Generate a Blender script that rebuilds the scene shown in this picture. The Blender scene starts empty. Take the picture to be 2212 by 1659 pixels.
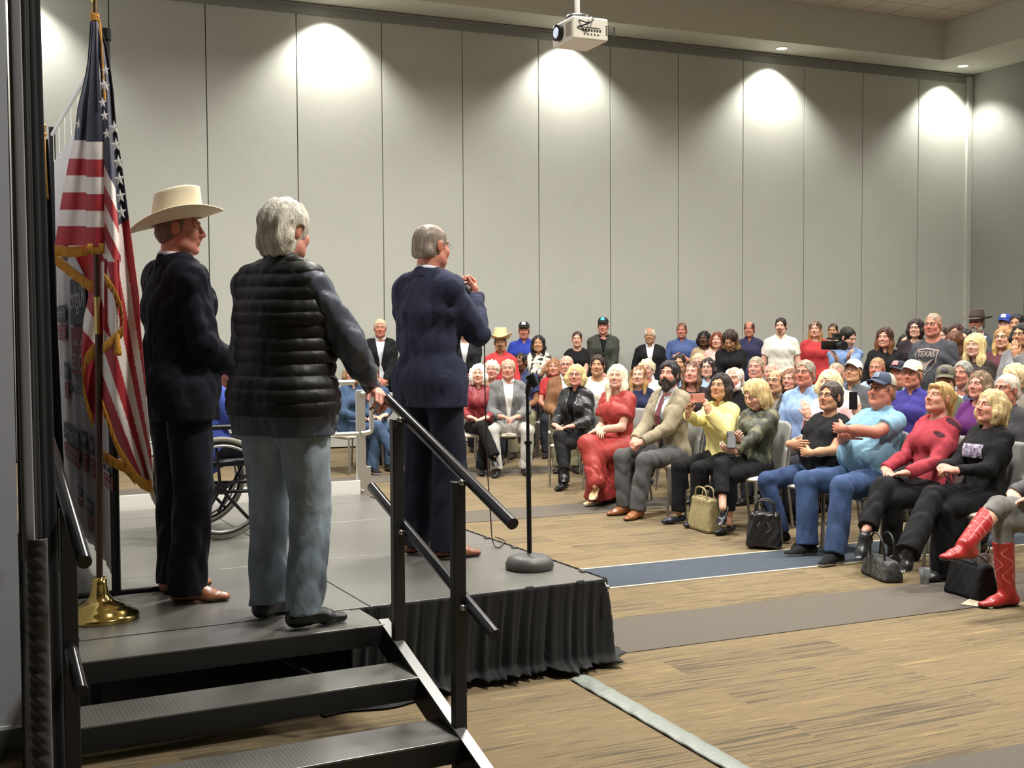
import bpy, bmesh, math, random
import numpy as np
from mathutils import Vector, Matrix
from mathutils.bvhtree import BVHTree
C = bpy.context.scene.collection
PI = math.pi
# ---------------------------------------------------------------- camera
FPX, PITCH, YAW, ROLL, HC = 2554.3, .0446, .415, -.0053, 1.636
_F = np.array([math.sin(YAW)*math.cos(PITCH), math.cos(YAW)*math.cos(PITCH), -math.sin(PITCH)])
_R0 = np.array([math.cos(YAW), -math.sin(YAW), 0.]); _U0 = np.cross(_R0, _F)
_R = math.cos(ROLL)*_R0+math.sin(ROLL)*_U0; _U = -math.sin(ROLL)*_R0+math.cos(ROLL)*_U0
CAMP = np.array([0, 0, HC])
cam = bpy.data.cameras.new('camera'); cam.sensor_width = 36; cam.lens = FPX/2212*36; cam.clip_end = 100
camo = bpy.data.objects.new('camera', cam); C.objects.link(camo)
camo.matrix_world = Matrix(((_R[0], _U[0], -_F[0], 0), (_R[1], _U[1], -_F[1], 0), (_R[2], _U[2], -_F[2], HC), (0, 0, 0, 1)))
bpy.context.scene.camera = camo
def ray(px, py):
    return _F+_R*(px-1106)/FPX-_U*(py-829.5)/FPX
def dp(px, py, d):                      # point at a distance along the view axis
    return Vector(CAMP+ray(px, py)*d)
def gp(px, py, z=0.):                   # point on a horizontal plane
    r = ray(px, py); return Vector(CAMP+r*(z-HC)/r[2])
def yp(px, py, y):
    r = ray(px, py); return Vector(CAMP+r*y/r[1])
def plp(px, py, p0, n):
    r = ray(px, py); n = np.array(n); return Vector(CAMP+r*float(n@(np.array(p0)-CAMP))/float(n@r))
# ---------------------------------------------------------------- world, exposure
sc = bpy.context.scene
sc.view_settings.view_transform = 'Standard'; sc.view_settings.look = 'None'
sc.view_settings.exposure = 0.0; sc.view_settings.gamma = 1; sc.view_settings.use_curve_mapping = False
w = bpy.data.worlds.new('world'); sc.world = w; w.use_nodes = True
w.node_tree.nodes['Background'].inputs[0].default_value = (.9, .95, 1, 1)
w.node_tree.nodes['Background'].inputs[1].default_value = .02
XR, YB, HT, HTOP = 16.11, 16.18, 6.154, 6.793     # right wall, back wall, soffit and ceiling heights
HS = .42
PHI = .0596
E1 = Vector((math.cos(PHI), math.sin(PHI), 0)); E2 = Vector((-math.sin(PHI), math.cos(PHI), 0)); EZ = Vector((0, 0, 1))
CS = Vector((2.7323, 5.0822, HS))                 # near right corner of the stage deck
def light(name, kind, loc, energy, color=(1, .97, .93), **k):
    l = bpy.data.lights.new(name, kind); l.energy = energy; l.color = color
    for a, b in k.items(): setattr(l, a, b)
    o = bpy.data.objects.new(name, l); o.location = loc; C.objects.link(o); return o
TROFFERS = [(x, y) for y in (3.2, 7.2, 11.4) for x in (3.6, 8.2, 12.6)]
for x, y in TROFFERS:
    en = {3.6: 390, 8.2: 225, 12.6: 185}[x]*(.9 if y < 5 else 1.05)
    light('ceiling_troffer_lamp', 'AREA', (x, y, HTOP-.09), en, (1, .965, .91), shape='RECTANGLE', size=1.15, size_y=.55, spread=2.6)
CANS = [yp(700, -18, YB-.36), yp(1222, 48, YB-.36), yp(1688, 104, YB-.36), yp(2060, 142, YB-.36)]
CANS = [Vector((p.x, YB-.36, HT)) for p in CANS]
CANS[3].x = XR-.78
SPOTX = [(CANS[0].x+.12, YB-.33), (CANS[1].x+.16, YB-.33), (CANS[2].x+.02, YB-.33), (CANS[3].x+.1, YB-.33), (CANS[0].x-3.95, YB-.33)]  # last spot is unseen: continues the spacing, added to brighten the left wall
for x, y in SPOTX:
    s = light('downlight_lamp', 'SPOT', (x, y, HT-.03), 400, (1, .97, .91), spot_size=math.radians(112), spot_blend=.6, shadow_soft_size=.05)
# ---------------------------------------------------------------- helpers
def lin(c):
    return tuple(((v/255)/12.92 if v/255 <= .04045 else ((v/255+.055)/1.055)**2.4) for v in c)
MATS = {}
def mat(name, rgb, rough=.6, metal=0, bump=0, bscale=60, stretch=(1, 1, 1), var=0, vscale=8, attr=False, sheen=0, spec=.5, emit=0, trans=0, alpha=1):
    key = name
    if key in MATS: return MATS[key]
    m = bpy.data.materials.new(name); m.use_nodes = True; nt = m.node_tree; N = nt.nodes; L = nt.links
    b = N['Principled BSDF']; c = (*lin(rgb), 1)
    b.inputs['Base Color'].default_value = c; b.inputs['Roughness'].default_value = rough; b.inputs['Metallic'].default_value = metal
    b.inputs['Specular IOR Level'].default_value = spec
    if sheen: b.inputs['Sheen Weight'].default_value = sheen
    if emit: b.inputs['Emission Color'].default_value = c; b.inputs['Emission Strength'].default_value = emit
    if trans: b.inputs['Transmission Weight'].default_value = trans
    if alpha < 1: b.inputs['Alpha'].default_value = alpha
    src = None
    if attr:
        a = N.new('ShaderNodeAttribute'); a.attribute_name = 'Col'; src = a.outputs['Color']
    if bump or var:
        tc = N.new('ShaderNodeTexCoord'); mp = N.new('ShaderNodeMapping'); mp.inputs['Scale'].default_value = stretch
        L.new(tc.outputs['Object'], mp.inputs['Vector'])
    if var:
        nz = N.new('ShaderNodeTexNoise'); nz.inputs['Scale'].default_value = vscale; nz.inputs['Detail'].default_value = 4
        L.new(mp.outputs[0], nz.inputs['Vector'])
        mr = N.new('ShaderNodeMapRange'); mr.inputs[1].default_value = .3; mr.inputs[2].default_value = .7
        mr.inputs[3].default_value = 1-var; mr.inputs[4].default_value = 1+var
        L.new(nz.outputs[0], mr.inputs[0])
        mx = N.new('ShaderNodeMix'); mx.data_type = 'RGBA'; mx.blend_type = 'MULTIPLY'; mx.inputs[0].default_value = 1
        if src: L.new(src, mx.inputs[6])
        else: mx.inputs[6].default_value = c
        L.new(mr.outputs[0], mx.inputs[7]); src = mx.outputs[2]
    if src: L.new(src, b.inputs['Base Color'])
    if bump:
        nb = N.new('ShaderNodeTexNoise'); nb.inputs['Scale'].default_value = bscale; nb.inputs['Detail'].default_value = 3
        L.new(mp.outputs[0], nb.inputs['Vector'])
        bp = N.new('ShaderNodeBump'); bp.inputs['Strength'].default_value = bump; bp.inputs['Distance'].default_value = .01
        L.new(nb.outputs[0], bp.inputs['Height']); L.new(bp.outputs[0], b.inputs['Normal'])
    MATS[key] = m
    return m
def tag(o, label=None, cat=None, group=None, kind=None):
    if label: o['label'] = label
    if cat: o['category'] = cat
    if group: o['group'] = group
    if kind: o['kind'] = kind
    return o
def empty(name, loc=(0, 0, 0), rz=0, label=None, cat=None, group=None):
    o = bpy.data.objects.new(name, None); o.empty_display_size = .1; C.objects.link(o); o.location = loc; o.rotation_euler = (0, 0, rz)
    return tag(o, label, cat, group)
class MB:
    "collects simple shapes into one mesh"
    def __init__(s): s.v = []; s.f = []; s.m = []; s.sm = []
    def add(s, vs, fs, mi=0, smooth=False):
        n = len(s.v); s.v += [tuple(v) for v in vs]
        for f in fs: s.f.append(tuple(i+n for i in f)); s.m.append(mi); s.sm.append(smooth)
        return s
    def obox(s, c, ax, ay, az, mi=0):     # oriented box: centre, three half-axis vectors
        c = Vector(c); ax = Vector(ax); ay = Vector(ay); az = Vector(az)
        vs = [c+sx*ax+sy*ay+sz*az for sz in (-1, 1) for sy in (-1, 1) for sx in (-1, 1)]
        return s.add(vs, [(0, 2, 3, 1), (4, 5, 7, 6), (0, 1, 5, 4), (2, 6, 7, 3), (0, 4, 6, 2), (1, 3, 7, 5)], mi)
    def box(s, x0, x1, y0, y1, z0, z1, mi=0):
        return s.obox(((x0+x1)/2, (y0+y1)/2, (z0+z1)/2), ((x1-x0)/2, 0, 0), (0, (y1-y0)/2, 0), (0, 0, (z1-z0)/2), mi)
    def tube(s, pts, r, n=10, mi=0, caps=True, closed=False):
        pts = [Vector(p) for p in pts]; rs = r if isinstance(r, (list, tuple)) else [r]*len(pts)
        vs = []; fs = []; up = None; m = len(pts)
        for i, p in enumerate(pts):
            if closed: t = (pts[(i+1) % m]-pts[i-1]).normalized()
            else: t = (pts[min(i+1, m-1)]-pts[max(i-1, 0)]).normalized()
            if up is None:
                up = Vector((0, 0, 1)) if abs(t.z) < .9 else Vector((1, 0, 0))
            a = (up-t*up.dot(t)).normalized(); b = t.cross(a); up = a
            vs += [p+rs[i]*(math.cos(2*PI*k/n)*a+math.sin(2*PI*k/n)*b) for k in range(n)]
        for i in range(m if closed else m-1):
            j = (i+1) % m
            for k in range(n): fs.append((i*n+k, i*n+(k+1) % n, j*n+(k+1) % n, j*n+k))
        s.add(vs, fs, mi, True)
        if caps and not closed:
            s.add(vs[:n], [tuple(range(n))[::-1]], mi); s.add(vs[-n:], [tuple(range(n))], mi)
        return s
    def lathe(s, prof, c=(0, 0, 0), n=24, mi=0, sx=1, sy=1, smooth=True):
        c = Vector(c); vs = []; fs = []
        for r, z in prof: vs += [c+Vector((r*sx*math.cos(2*PI*k/n), r*sy*math.sin(2*PI*k/n), z)) for k in range(n)]
        for i in range(len(prof)-1):
            for k in range(n): fs.append((i*n+k, i*n+(k+1) % n, (i+1)*n+(k+1) % n, (i+1)*n+k))
        return s.add(vs, fs, mi, smooth)
    def grid(s, fn, nu, nv, mi=0, smooth=True, closed_u=False):
        vs = [fn(i/(nu if closed_u else nu-1), j/(nv-1)) for j in range(nv) for i in range(nu)]
        fs = [(j*nu+i, j*nu+(i+1) % nu, (j+1)*nu+(i+1) % nu, (j+1)*nu+i) for j in range(nv-1) for i in range(nu if closed_u else nu-1)]
        return s.add(vs, fs, mi, smooth)
    def sphere(s, c, r, n=12, mi=0, sx=1, sy=1, sz=1):
        return s.lathe([(max(1e-4, r*math.sin(PI*i/n)), -r*sz*math.cos(PI*i/n)) for i in range(n+1)], c, n*2, mi, sx, sy)
    def build(s, name, mats, parent=None, bevel=0, seg=2, solid=0, kind=None, mw=None):
        me = bpy.data.meshes.new(name); me.from_pydata(s.v, [], s.f)
        me.polygons.foreach_set('material_index', s.m); me.polygons.foreach_set('use_smooth', s.sm)
        for m in (mats if isinstance(mats, (list, tuple)) else [mats]): me.materials.append(m)
        me.update()
        o = bpy.data.objects.new(name, me); C.objects.link(o)
        if parent: o.parent = parent
        if bevel:
            b = o.modifiers.new('bevel', 'BEVEL'); b.width = bevel; b.segments = seg; b.limit_method = 'ANGLE'; b.angle_limit = .7
        if solid:
            b = o.modifiers.new('solid', 'SOLIDIFY'); b.thickness = solid; b.offset = 0
        if kind: o['kind'] = kind
        return o
def dup(root, loc, rz=0, **k):
    def cp(o, par):
        c = o.copy(); C.objects.link(c)
        if par is not None: c.parent = par; c.matrix_parent_inverse = o.matrix_parent_inverse.copy()
        for ch in list(o.children): cp(ch, c)
        return c
    r = cp(root, None); r.location = loc; r.rotation_euler = (0, 0, rz); tag(r, **k); return r
def text_mesh(txt, size, name, m, ext=.001, bold=0):
    cu = bpy.data.curves.new(name, 'FONT'); cu.body = txt; cu.size = size; cu.align_x = 'CENTER'; cu.align_y = 'CENTER'; cu.extrude = ext; cu.offset = bold
    cu.materials.append(m)
    return cu
def catmull(pts, n=8):
    pts = [Vector(p) for p in pts]; out = []
    for i in range(len(pts)-1):
        p0 = pts[max(i-1, 0)]; p1 = pts[i]; p2 = pts[i+1]; p3 = pts[min(i+2, len(pts)-1)]
        for k in range(n):
            t = k/n; out.append(.5*((2*p1)+(p2-p0)*t+(2*p0-5*p1+4*p2-p3)*t*t+(3*p1-p0-3*p2+p3)*t**3))
    return out+[pts[-1]]
# ---------------------------------------------------------------- the room
def fabric_wall_mat(name, rgb, bs=180):
    return mat(name, rgb, rough=.95, bump=.25, bscale=bs, var=.025, vscale=1.2, spec=.15)
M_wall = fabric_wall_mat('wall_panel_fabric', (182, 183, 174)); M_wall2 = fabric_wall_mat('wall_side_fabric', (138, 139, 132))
M_wallleft = mat('wall_left_paint', (176, 179, 188), rough=.9, bump=.05, bscale=90, spec=.2)
M_soff = mat('soffit_paint', (196, 196, 184), rough=.9, spec=.2); M_dark = mat('dark_gap', (22, 21, 20), rough=.9)
M_trimgrey = mat('wall_trim_grey', (128, 128, 124), rough=.6)
def floor_mat():
    m = bpy.data.materials.new('plank_carpet'); m.use_nodes = True; nt = m.node_tree; N = nt.nodes; L = nt.links; b = N['Principled BSDF']
    b.inputs['Roughness'].default_value = .95; b.inputs['Specular IOR Level'].default_value = .1
    tc = N.new('ShaderNodeTexCoord')
    def noise(scale, sx, sy, det=2, off=0):
        mp = N.new('ShaderNodeMapping'); mp.inputs['Scale'].default_value = (sx, sy, 1); mp.inputs['Location'].default_value = (off, off*1.7, 0)
        L.new(tc.outputs['Object'], mp.inputs[0]); n = N.new('ShaderNodeTexNoise'); n.inputs['Scale'].default_value = scale; n.inputs['Detail'].default_value = det
        L.new(mp.outputs[0], n.inputs['Vector']); return n.outputs[0]
    # planks of carpet: streaks run along x, random offset for each plank row
    br = N.new('ShaderNodeTexBrick'); br.inputs['Scale'].default_value = 1; br.inputs['Brick Width'].default_value = 1.0; br.inputs['Row Height'].default_value = .25
    br.inputs['Mortar Size'].default_value = 0; br.offset = .37; br.inputs['Color1'].default_value = (0, 0, 0, 1); br.inputs['Color2'].default_value = (1, 1, 1, 1)
    L.new(tc.outputs['Object'], br.inputs['Vector'])
    ad = N.new('ShaderNodeVectorMath'); ad.operation = 'MULTIPLY_ADD'; ad.inputs[1].default_value = (7, 3, 0)
    L.new(br.outputs['Color'], ad.inputs[0]); L.new(tc.outputs['Object'], ad.inputs[2])
    def streak(scale, sx, sy, det):
        mp = N.new('ShaderNodeMapping'); mp.inputs['Scale'].default_value = (sx, sy, 1); L.new(ad.outputs[0], mp.inputs[0])
        n = N.new('ShaderNodeTexNoise'); n.inputs['Scale'].default_value = scale; n.inputs['Detail'].default_value = det; n.inputs['Roughness'].default_value = .6
        L.new(mp.outputs[0], n.inputs['Vector']); return n.outputs[0]
    s1 = streak(1, 1.3, 42, 3); s2 = streak(1, 3.2, 120, 2)
    mx = N.new('ShaderNodeMix'); mx.inputs[0].default_value = .45; L.new(s1, mx.inputs[2]); L.new(s2, mx.inputs[3])
    sb = N.new('ShaderNodeSeparateColor'); L.new(br.outputs['Color'], sb.inputs[0]); pa = N.new('ShaderNodeMath'); pa.operation = 'MULTIPLY_ADD'; pa.inputs[1].default_value = .10; L.new(sb.outputs[0], pa.inputs[0])
    pb = N.new('ShaderNodeMath'); pb.operation = 'SUBTRACT'; pb.inputs[1].default_value = .05; L.new(mx.outputs[0], pb.inputs[0]); L.new(pb.outputs[0], pa.inputs[2])
    cr = N.new('ShaderNodeValToRGB'); L.new(pa.outputs[0], cr.inputs[0]); e = cr.color_ramp.elements
    cols = [(.34, (74, 68, 58)), (.44, (98, 87, 70)), (.50, (122, 107, 80)), (.57, (106, 94, 74)), (.68, (148, 127, 90))]
    e[0].position, e[0].color = cols[0][0], (*lin(cols[0][1]), 1); e[1].position, e[1].color = cols[-1][0], (*lin(cols[-1][1]), 1)
    for p, c in cols[1:-1]: x = e.new(p); x.color = (*lin(c), 1)
    # fine pile
    fn = noise(420, 1, 1, 1); mr = N.new('ShaderNodeMapRange'); mr.inputs[3].default_value = .8; mr.inputs[4].default_value = 1.2; L.new(fn, mr.inputs[0])
    mm = N.new('ShaderNodeMix'); mm.data_type = 'RGBA'; mm.blend_type = 'MULTIPLY'; mm.inputs[0].default_value = 1; L.new(cr.outputs[0], mm.inputs[6]); L.new(mr.outputs[0], mm.inputs[7])
    L.new(mm.outputs[2], b.inputs['Base Color'])
    bp = N.new('ShaderNodeBump'); bp.inputs['Strength'].default_value = .3; bp.inputs['Distance'].default_value = .004; L.new(mx.outputs[0], bp.inputs['Height']); L.new(bp.outputs[0], b.inputs['Normal'])
    return m
MB().box(-4, XR+.3, -2.5, YB+.3, -.1, 0).build('floor', floor_mat(), kind='structure')
M_greycar = mat('grey_carpet_band', (96, 90, 82), rough=.97, bump=.4, bscale=500, var=.12, vscale=300, spec=.1)
M_bluecar = mat('blue_carpet_band', (70, 76, 84), rough=.97, bump=.3, bscale=300, var=.3, vscale=10, stretch=(1.2, 26, 1), spec=.1)
M_cream = mat('cream_edge', (196, 186, 158), rough=.9)
def band(y0, y1, m, n): MB().box(-4, XR, y0, y1, .0005, .004).build(n, m, kind='structure')
band(5.2, 5.8434, M_greycar, 'trim_1'); band(2.75, 3.3914, M_greycar, 'trim_2'); band(9.35, 9.95, M_greycar, 'trim_3'); band(12.3, 12.9, M_greycar, 'trim_4')
band(6.5637, 7.1665, M_bluecar, 'trim_5')
MB().box(-4, XR, 6.553, 6.575, .001, .006).box(-4, XR, 7.156, 7.178, .001, .006).build('trim_6', M_cream, kind='structure')
# back wall of operable panels with open joints
X0, PW = 2.7077, 1.22
b = MB(); b.box(-4, XR+.2, YB+.03, YB+.3, 0, HTOP, 1)
xs = [X0+PW*i for i in range(-5, 12)]
for i in range(len(xs)):
    a = xs[i]+.006; e = (xs[i+1]-.006) if i+1 < len(xs) else XR-.13
    if a < XR-.3: b.box(a, e, YB, YB+.05, 0.02, HT-.05)
b.box(XR-.12, XR-.005, YB-.05, YB+.05, 0, HT-.05)
b.build('wall_back', [M_wall, M_dark], bevel=.004, kind='structure')
MB().box(-4, XR, YB-.03, YB+.05, HT-.05, HT-.012).box(-4, XR, YB-.012, YB+.05, HT-.16, HT-.05).build('trim_7', M_trimgrey, kind='structure')
# right wall with panel joints and a projecting bay
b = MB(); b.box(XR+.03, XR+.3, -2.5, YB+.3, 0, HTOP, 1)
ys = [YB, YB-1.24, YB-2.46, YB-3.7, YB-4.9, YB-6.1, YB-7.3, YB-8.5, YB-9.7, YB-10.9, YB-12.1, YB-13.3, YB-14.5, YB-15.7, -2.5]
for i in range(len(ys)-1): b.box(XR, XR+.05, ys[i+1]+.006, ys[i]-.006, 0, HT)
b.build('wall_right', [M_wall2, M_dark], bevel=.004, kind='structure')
MB().box(XR-.16, XR+.01, YB-4.2, YB-1.62, 3.55, HT-.02).build('trim_8', mat('wall_bay', (186, 186, 182), rough=.9), kind='structure')
MB().box(-4, .08, 4.95, YB, 0, HTOP).build('wall_left', M_wallleft, kind='structure')
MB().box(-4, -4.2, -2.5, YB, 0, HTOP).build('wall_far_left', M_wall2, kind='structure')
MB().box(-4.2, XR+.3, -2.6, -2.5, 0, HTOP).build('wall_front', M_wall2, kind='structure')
MB().box(-4, .08, 4.93, 4.955, 0, .1).build('baseboard_left', mat('grey_baseboard', (82, 84, 86), rough=.7), kind='structure')
MB().box(-4, .08, 4.94, 4.952, .1, .112).build('trim_9', mat('white_trim_line', (225, 225, 225), rough=.5), kind='structure')
# soffit around the room and tiled ceiling
SX, SY = XR-1.31, YB-.708
b = MB(); b.box(-4, XR+.3, SY, YB+.3, HT, HTOP+.2); b.box(SX, XR+.3, -2.5, SY, HT, HTOP+.2)
b.box(-4, 1.2, -2.5, SY, HT, HTOP+.2)
b.build('ceiling_soffit', M_soff, kind='structure')
def tile_mat():
    m = bpy.data.materials.new('ceiling_tile'); m.use_nodes = True; N = m.node_tree.nodes; L = m.node_tree.links; b = N['Principled BSDF']; b.inputs['Roughness'].default_value = .95
    tc = N.new('ShaderNodeTexCoord'); br = N.new('ShaderNodeTexBrick'); br.offset = 0; br.inputs['Scale'].default_value = 1
    mp = N.new('ShaderNodeMapping'); mp.inputs['Location'].default_value = (-(SX % .61)+.0, -(SY % .61), 0); L.new(tc.outputs['Object'], mp.inputs[0])
    br.inputs['Brick Width'].default_value = .61; br.inputs['Row Height'].default_value = .61; br.inputs['Mortar Size'].default_value = .012; br.inputs['Mortar Smooth'].default_value = 0
    br.inputs['Color1'].default_value = br.inputs['Color2'].default_value = (*lin((205, 194, 182)), 1); br.inputs['Mortar'].default_value = (*lin((150, 142, 134)), 1)
    L.new(mp.outputs[0], br.inputs['Vector']); L.new(br.outputs[0], b.inputs['Base Color']); return m
MB().box(-4, XR, -2.5, SY+.1, HTOP, HTOP+.1).build('ceiling', tile_mat(), kind='structure')
# recessed downlights, each with its trim ring
M_white = mat('white_enamel', (235, 233, 226), rough=.4); M_lamp = mat('lamp_lens', (255, 250, 238), emit=9)
def downlight(p, lab):
    o = empty('recessed_downlight', (p[0], p[1], HT), 0, lab, 'ceiling light', 'recessed downlights along the soffit')
    MB().lathe([(.105, -.001), (.105, -.008), (.085, -.010), (.083, -.002)], n=28).build('trim_ring', M_white, o)
    MB().lathe([(.083, -.004), (.05, -.005), (.001, -.0055)], n=28).build('lens', M_lamp, o)
downlight(yp(1688, 104, YB-.35).to_tuple()[:1]+(YB-.36,), 'lit round ceiling downlight above the bright wall patch right of the projector')
downlight((gp(2080, 142, HT).x, gp(2080, 142, HT).y), 'lit round ceiling downlight nearest the corner of the soffit')
downlight((CANS[0].x-3.95, YB-.36), 'unseen ceiling downlight added above the black drape to brighten the left wall')
for k in (0, 1): downlight((CANS[k].x, YB-.36), ['lit ceiling downlight over the bright wall patch left of the projector', 'lit ceiling downlight hidden behind the projector'][k])
M_tlens = mat('troffer_lens', (255, 248, 235), emit=1.2)
for k, (x, y) in enumerate(TROFFERS):
    o = empty('ceiling_troffer', (x, y, HTOP), 0, 'rectangular lit ceiling panel, %s row from the back wall, %s column' % (('third', 'second', 'first')[k//3], ('left', 'middle', 'right')[k % 3]), 'ceiling light', 'rectangular ceiling panels')
    MB().box(-.61, .61, -.305, -.29, -.03, 0).box(-.61, .61, .29, .305, -.03, 0).box(-.61, -.595, -.29, .29, -.03, 0).box(.595, .61, -.29, .29, -.03, 0).build('frame', M_white, o)
    MB().box(-.595, .595, -.29, .29, -.012, -.006).build('diffuser', M_tlens, o)
# ---------------------------------------------------------------- projector on its pole
DPJ = 7.4
pj = dp(1252, 62, DPJ); c0 = dp(1240, 60, DPJ)
o = empty('ceiling_projector', pj, 0, 'white video projector hanging from a pole below the ceiling', 'projector')
hh = .071
# horizontal axes of the box seen from below: long side runs right-away, lens face to the left
A = (dp(1316, 70, DPJ+.10)-dp(1240, 60, DPJ)); A.z = 0; al = A.length; A.normalize()
B = Vector((-A.y, A.x, 0)); fl = .30
K = dp(1238, 56, DPJ); K.z = dp(1238, 57, DPJ).z
cc = K+A*al/2+B*fl/2-pj
pm = MB(); pm.obox(cc, A*al/2, B*fl/2, EZ*hh); pm.build('housing', mat('projector_shell', (226, 221, 205), rough=.45), o, bevel=.012, seg=3)
face = K-pj+B*fl*.62; q = MB(); 
M_gloss = mat('black_gloss', (10, 10, 12), rough=.12)
q.tube([face+A*.01, face-A*.03], .052, 24); q.build('lens_barrel', M_gloss, o)
MB().tube([face-A*.028, face-A*.036], [.036, .03], 20).build('lens_glass', mat('lens_glass', (205, 215, 235), rough=.05, emit=.6), o)
f2 = K-pj+B*fl*.2; MB().obox(f2-A*.002, A*.002, B*.035, EZ*.042).build('air_grille', mat('projector_grille', (150, 145, 130), rough=.6), o)
b = MB()
for i in range(3):
    for j in range(4): b.obox(K-pj-B*.002+A*(.235+i*.014)+EZ*(.02-j*.016), A*.004, B*.002, EZ*.005)
b.obox(K-pj-B*.002+A*.29-EZ*.005, A*.008, B*.002, EZ*.03)
for i in range(7): b.obox(K-pj-B*.002+A*(.07+i*.02)-EZ*.012, A*.006, B*.002, EZ*.007)
for i in range(5): b.obox(K-pj-B*.002+A*(.08+i*.024)-EZ*.038, A*.005, B*.002, EZ*.004)
b.obox(K-pj-B*.002+A*.12+EZ*.004, A*.07, B*.001, EZ*.002)
b.build('port_panel', mat('port_dark', (60, 56, 50), rough=.6), o)
b = MB(); s = K-pj
b.tube(catmull([s-B*.004+A*.04+EZ*.045, s-B*.05+A*.08+EZ*.02, s-B*.045+A*.12+EZ*.045, s+B*.05+A*.15+EZ*.085]), .005, 6)
b.tube(catmull([s-B*.004+A*.03-EZ*.0, s-B*.03+A*.07+EZ*.012, s-B*.03+A*.1+EZ*.03, s+B*.06+A*.12+EZ*.085]), .005, 6)
b.build('cable', mat('cable_black', (18, 17, 16), rough=.6), o)
MB().lathe([(.001, .03), (.07, .03), (.075, 0), (.06, -.012), (.0, -.012)], (cc.x-.02, cc.y, cc.z+hh+.012), 20).build('mount_plate', mat('mount_black', (25, 24, 23), rough=.5), o)
pt = dp(1252, 28, DPJ)-pj
MB().tube([(cc.x-.02, cc.y, cc.z+hh+.02), (cc.x-.02, cc.y, HTOP-pj.z)], .017, 14).build('pole', M_white, o)
# ---------------------------------------------------------------- stage, skirt, steps, rails
M_deck = None
def deck_mat(name, fine):
    m = bpy.data.materials.new(name); m.use_nodes = True; N = m.node_tree.nodes; L = m.node_tree.links; b = N['Principled BSDF']
    b.inputs['Roughness'].default_value = .42; b.inputs['Specular IOR Level'].default_value = .9
    tc = N.new('ShaderNodeTexCoord'); mp = N.new('ShaderNodeMapping'); mp.inputs['Rotation'].default_value = (0, 0, .785); mp.inputs['Scale'].default_value = (fine, fine, fine)
    L.new(tc.outputs['Object'], mp.inputs[0]); ck = N.new('ShaderNodeTexChecker'); ck.inputs['Scale'].default_value = 1; L.new(mp.outputs[0], ck.inputs['Vector'])
    ck.inputs['Color1'].default_value = (*lin((88, 87, 82)), 1); ck.inputs['Color2'].default_value = (*lin((106, 105, 100)), 1)
    nz = N.new('ShaderNodeTexNoise'); nz.inputs['Scale'].default_value = 3; nz.inputs['Detail'].default_value = 5; L.new(tc.outputs['Object'], nz.inputs['Vector'])
    mr = N.new('ShaderNodeMapRange'); mr.inputs[3].default_value = .24; mr.inputs[4].default_value = .36; L.new(nz.outputs[0], mr.inputs[0]); L.new(mr.outputs[0], b.inputs['Roughness'])
    L.new(ck.outputs[0], b.inputs['Base Color'])
    bp = N.new('ShaderNodeBump'); bp.inputs['Strength'].default_value = .12; bp.inputs['Distance'].default_value = .003; L.new(ck.outputs[1], bp.inputs['Height']); L.new(bp.outputs[0], b.inputs['Normal'])
    return m
M_deck = deck_mat('stage_deck_vinyl', 90); M_tread = deck_mat('tread_rubber', 95)
M_blk = mat('black_metal', (20, 20, 21), rough=.38, metal=.3); M_blkp = mat('black_powdercoat', (26, 26, 27), rough=.45)
M_rail = mat('rail_tube', (52, 52, 54), rough=.22, metal=.75); M_steel = mat('brushed_steel', (170, 168, 162), rough=.3, metal=.9)
stage = empty('stage_platform', CS, PHI, 'low black stage platform with textured grey deck and a black skirt', 'stage')
LEN = (gp(789.6, 1067.5, HS)-CS).dot(E2)
WID = 2.44
dk = MB()
n2 = 3; step = LEN/n2
for i in range(2):
    for j in range(n2):
        dk.box(-WID+i*WID/2+.003, -WID+(i+1)*WID/2-.003, j*step+.003, (j+1)*step-.003, -.035, 0)
dk.build('deck', M_deck, stage, bevel=.002)
fr = MB(); fr.box(-WID, 0, .0, LEN, -.1, -.037)
fr.build('frame', M_blkp, stage)
for sx in (-WID+.06, -WID/2, -.06):
    for sy in (.06, LEN/2, LEN-.06): MB().tube([(sx, sy, -HS), (sx, sy, -.09)], .024, 8).build('leg', M_blk, stage)
def fold_noise(t, k=0):
    return math.sin(t*41+k)+.6*math.sin(t*67+1.3+k*2)+.5*math.sin(t*23+2.1*k)+.35*math.sin(t*103+.7)
M_skirt = mat('skirt_cloth', (10, 10, 10), rough=.8, sheen=.05, bump=.3, bscale=30, stretch=(1, 1, .3))
T0 = CS-1.2635*E1-.324*E2
def skirt_pt(s, v):
    # s runs along near edge (0..1.30 m) and then round the corner along the right edge
    n = 1.32
    if s < n: base = Vector((-(n-s), 0, 0)); out = Vector((0, -1, 0))
    else: base = Vector((0, s-n, 0)); out = Vector((1, 0, 0))
    if abs(s-n) < .06:
        a = (s-n+.06)/.12*PI/2; out = Vector((math.sin(a), -math.cos(a), 0))
    amp = .005+.034*v**1.3
    f = fold_noise(s*2.1+.10*v, 0)
    bulge = .012+.02*v*v+(.05*math.exp(-((s-1.1)/.2)**2)+.04*math.exp(-((s-.35)/.25)**2))*v*v
    if v > .88: bulge += (v-.88)*.45*(1+.5*math.sin(s*19))
    z = -.002-v*(HS-.012) if v < .9 else -.9*(HS-.012)-(v-.9)*.45*(HS-.012)*(1+.5*math.sin(s*31))
    z = max(z, -HS+.006)
    p = base+out*(bulge+amp*f*.5); p.z = z+.004
    return p
MB().grid(lambda u, v: skirt_pt(u*(1.32+LEN*.96), v), 620, 30).build('skirt', M_skirt, stage, solid=.003)
b = MB()
for sx in (-1.1, -.78, -.42, -.14): b.obox((sx, .0, .003), (.022, 0, 0), (.006, .012, 0), (0, 0, .003))
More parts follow.
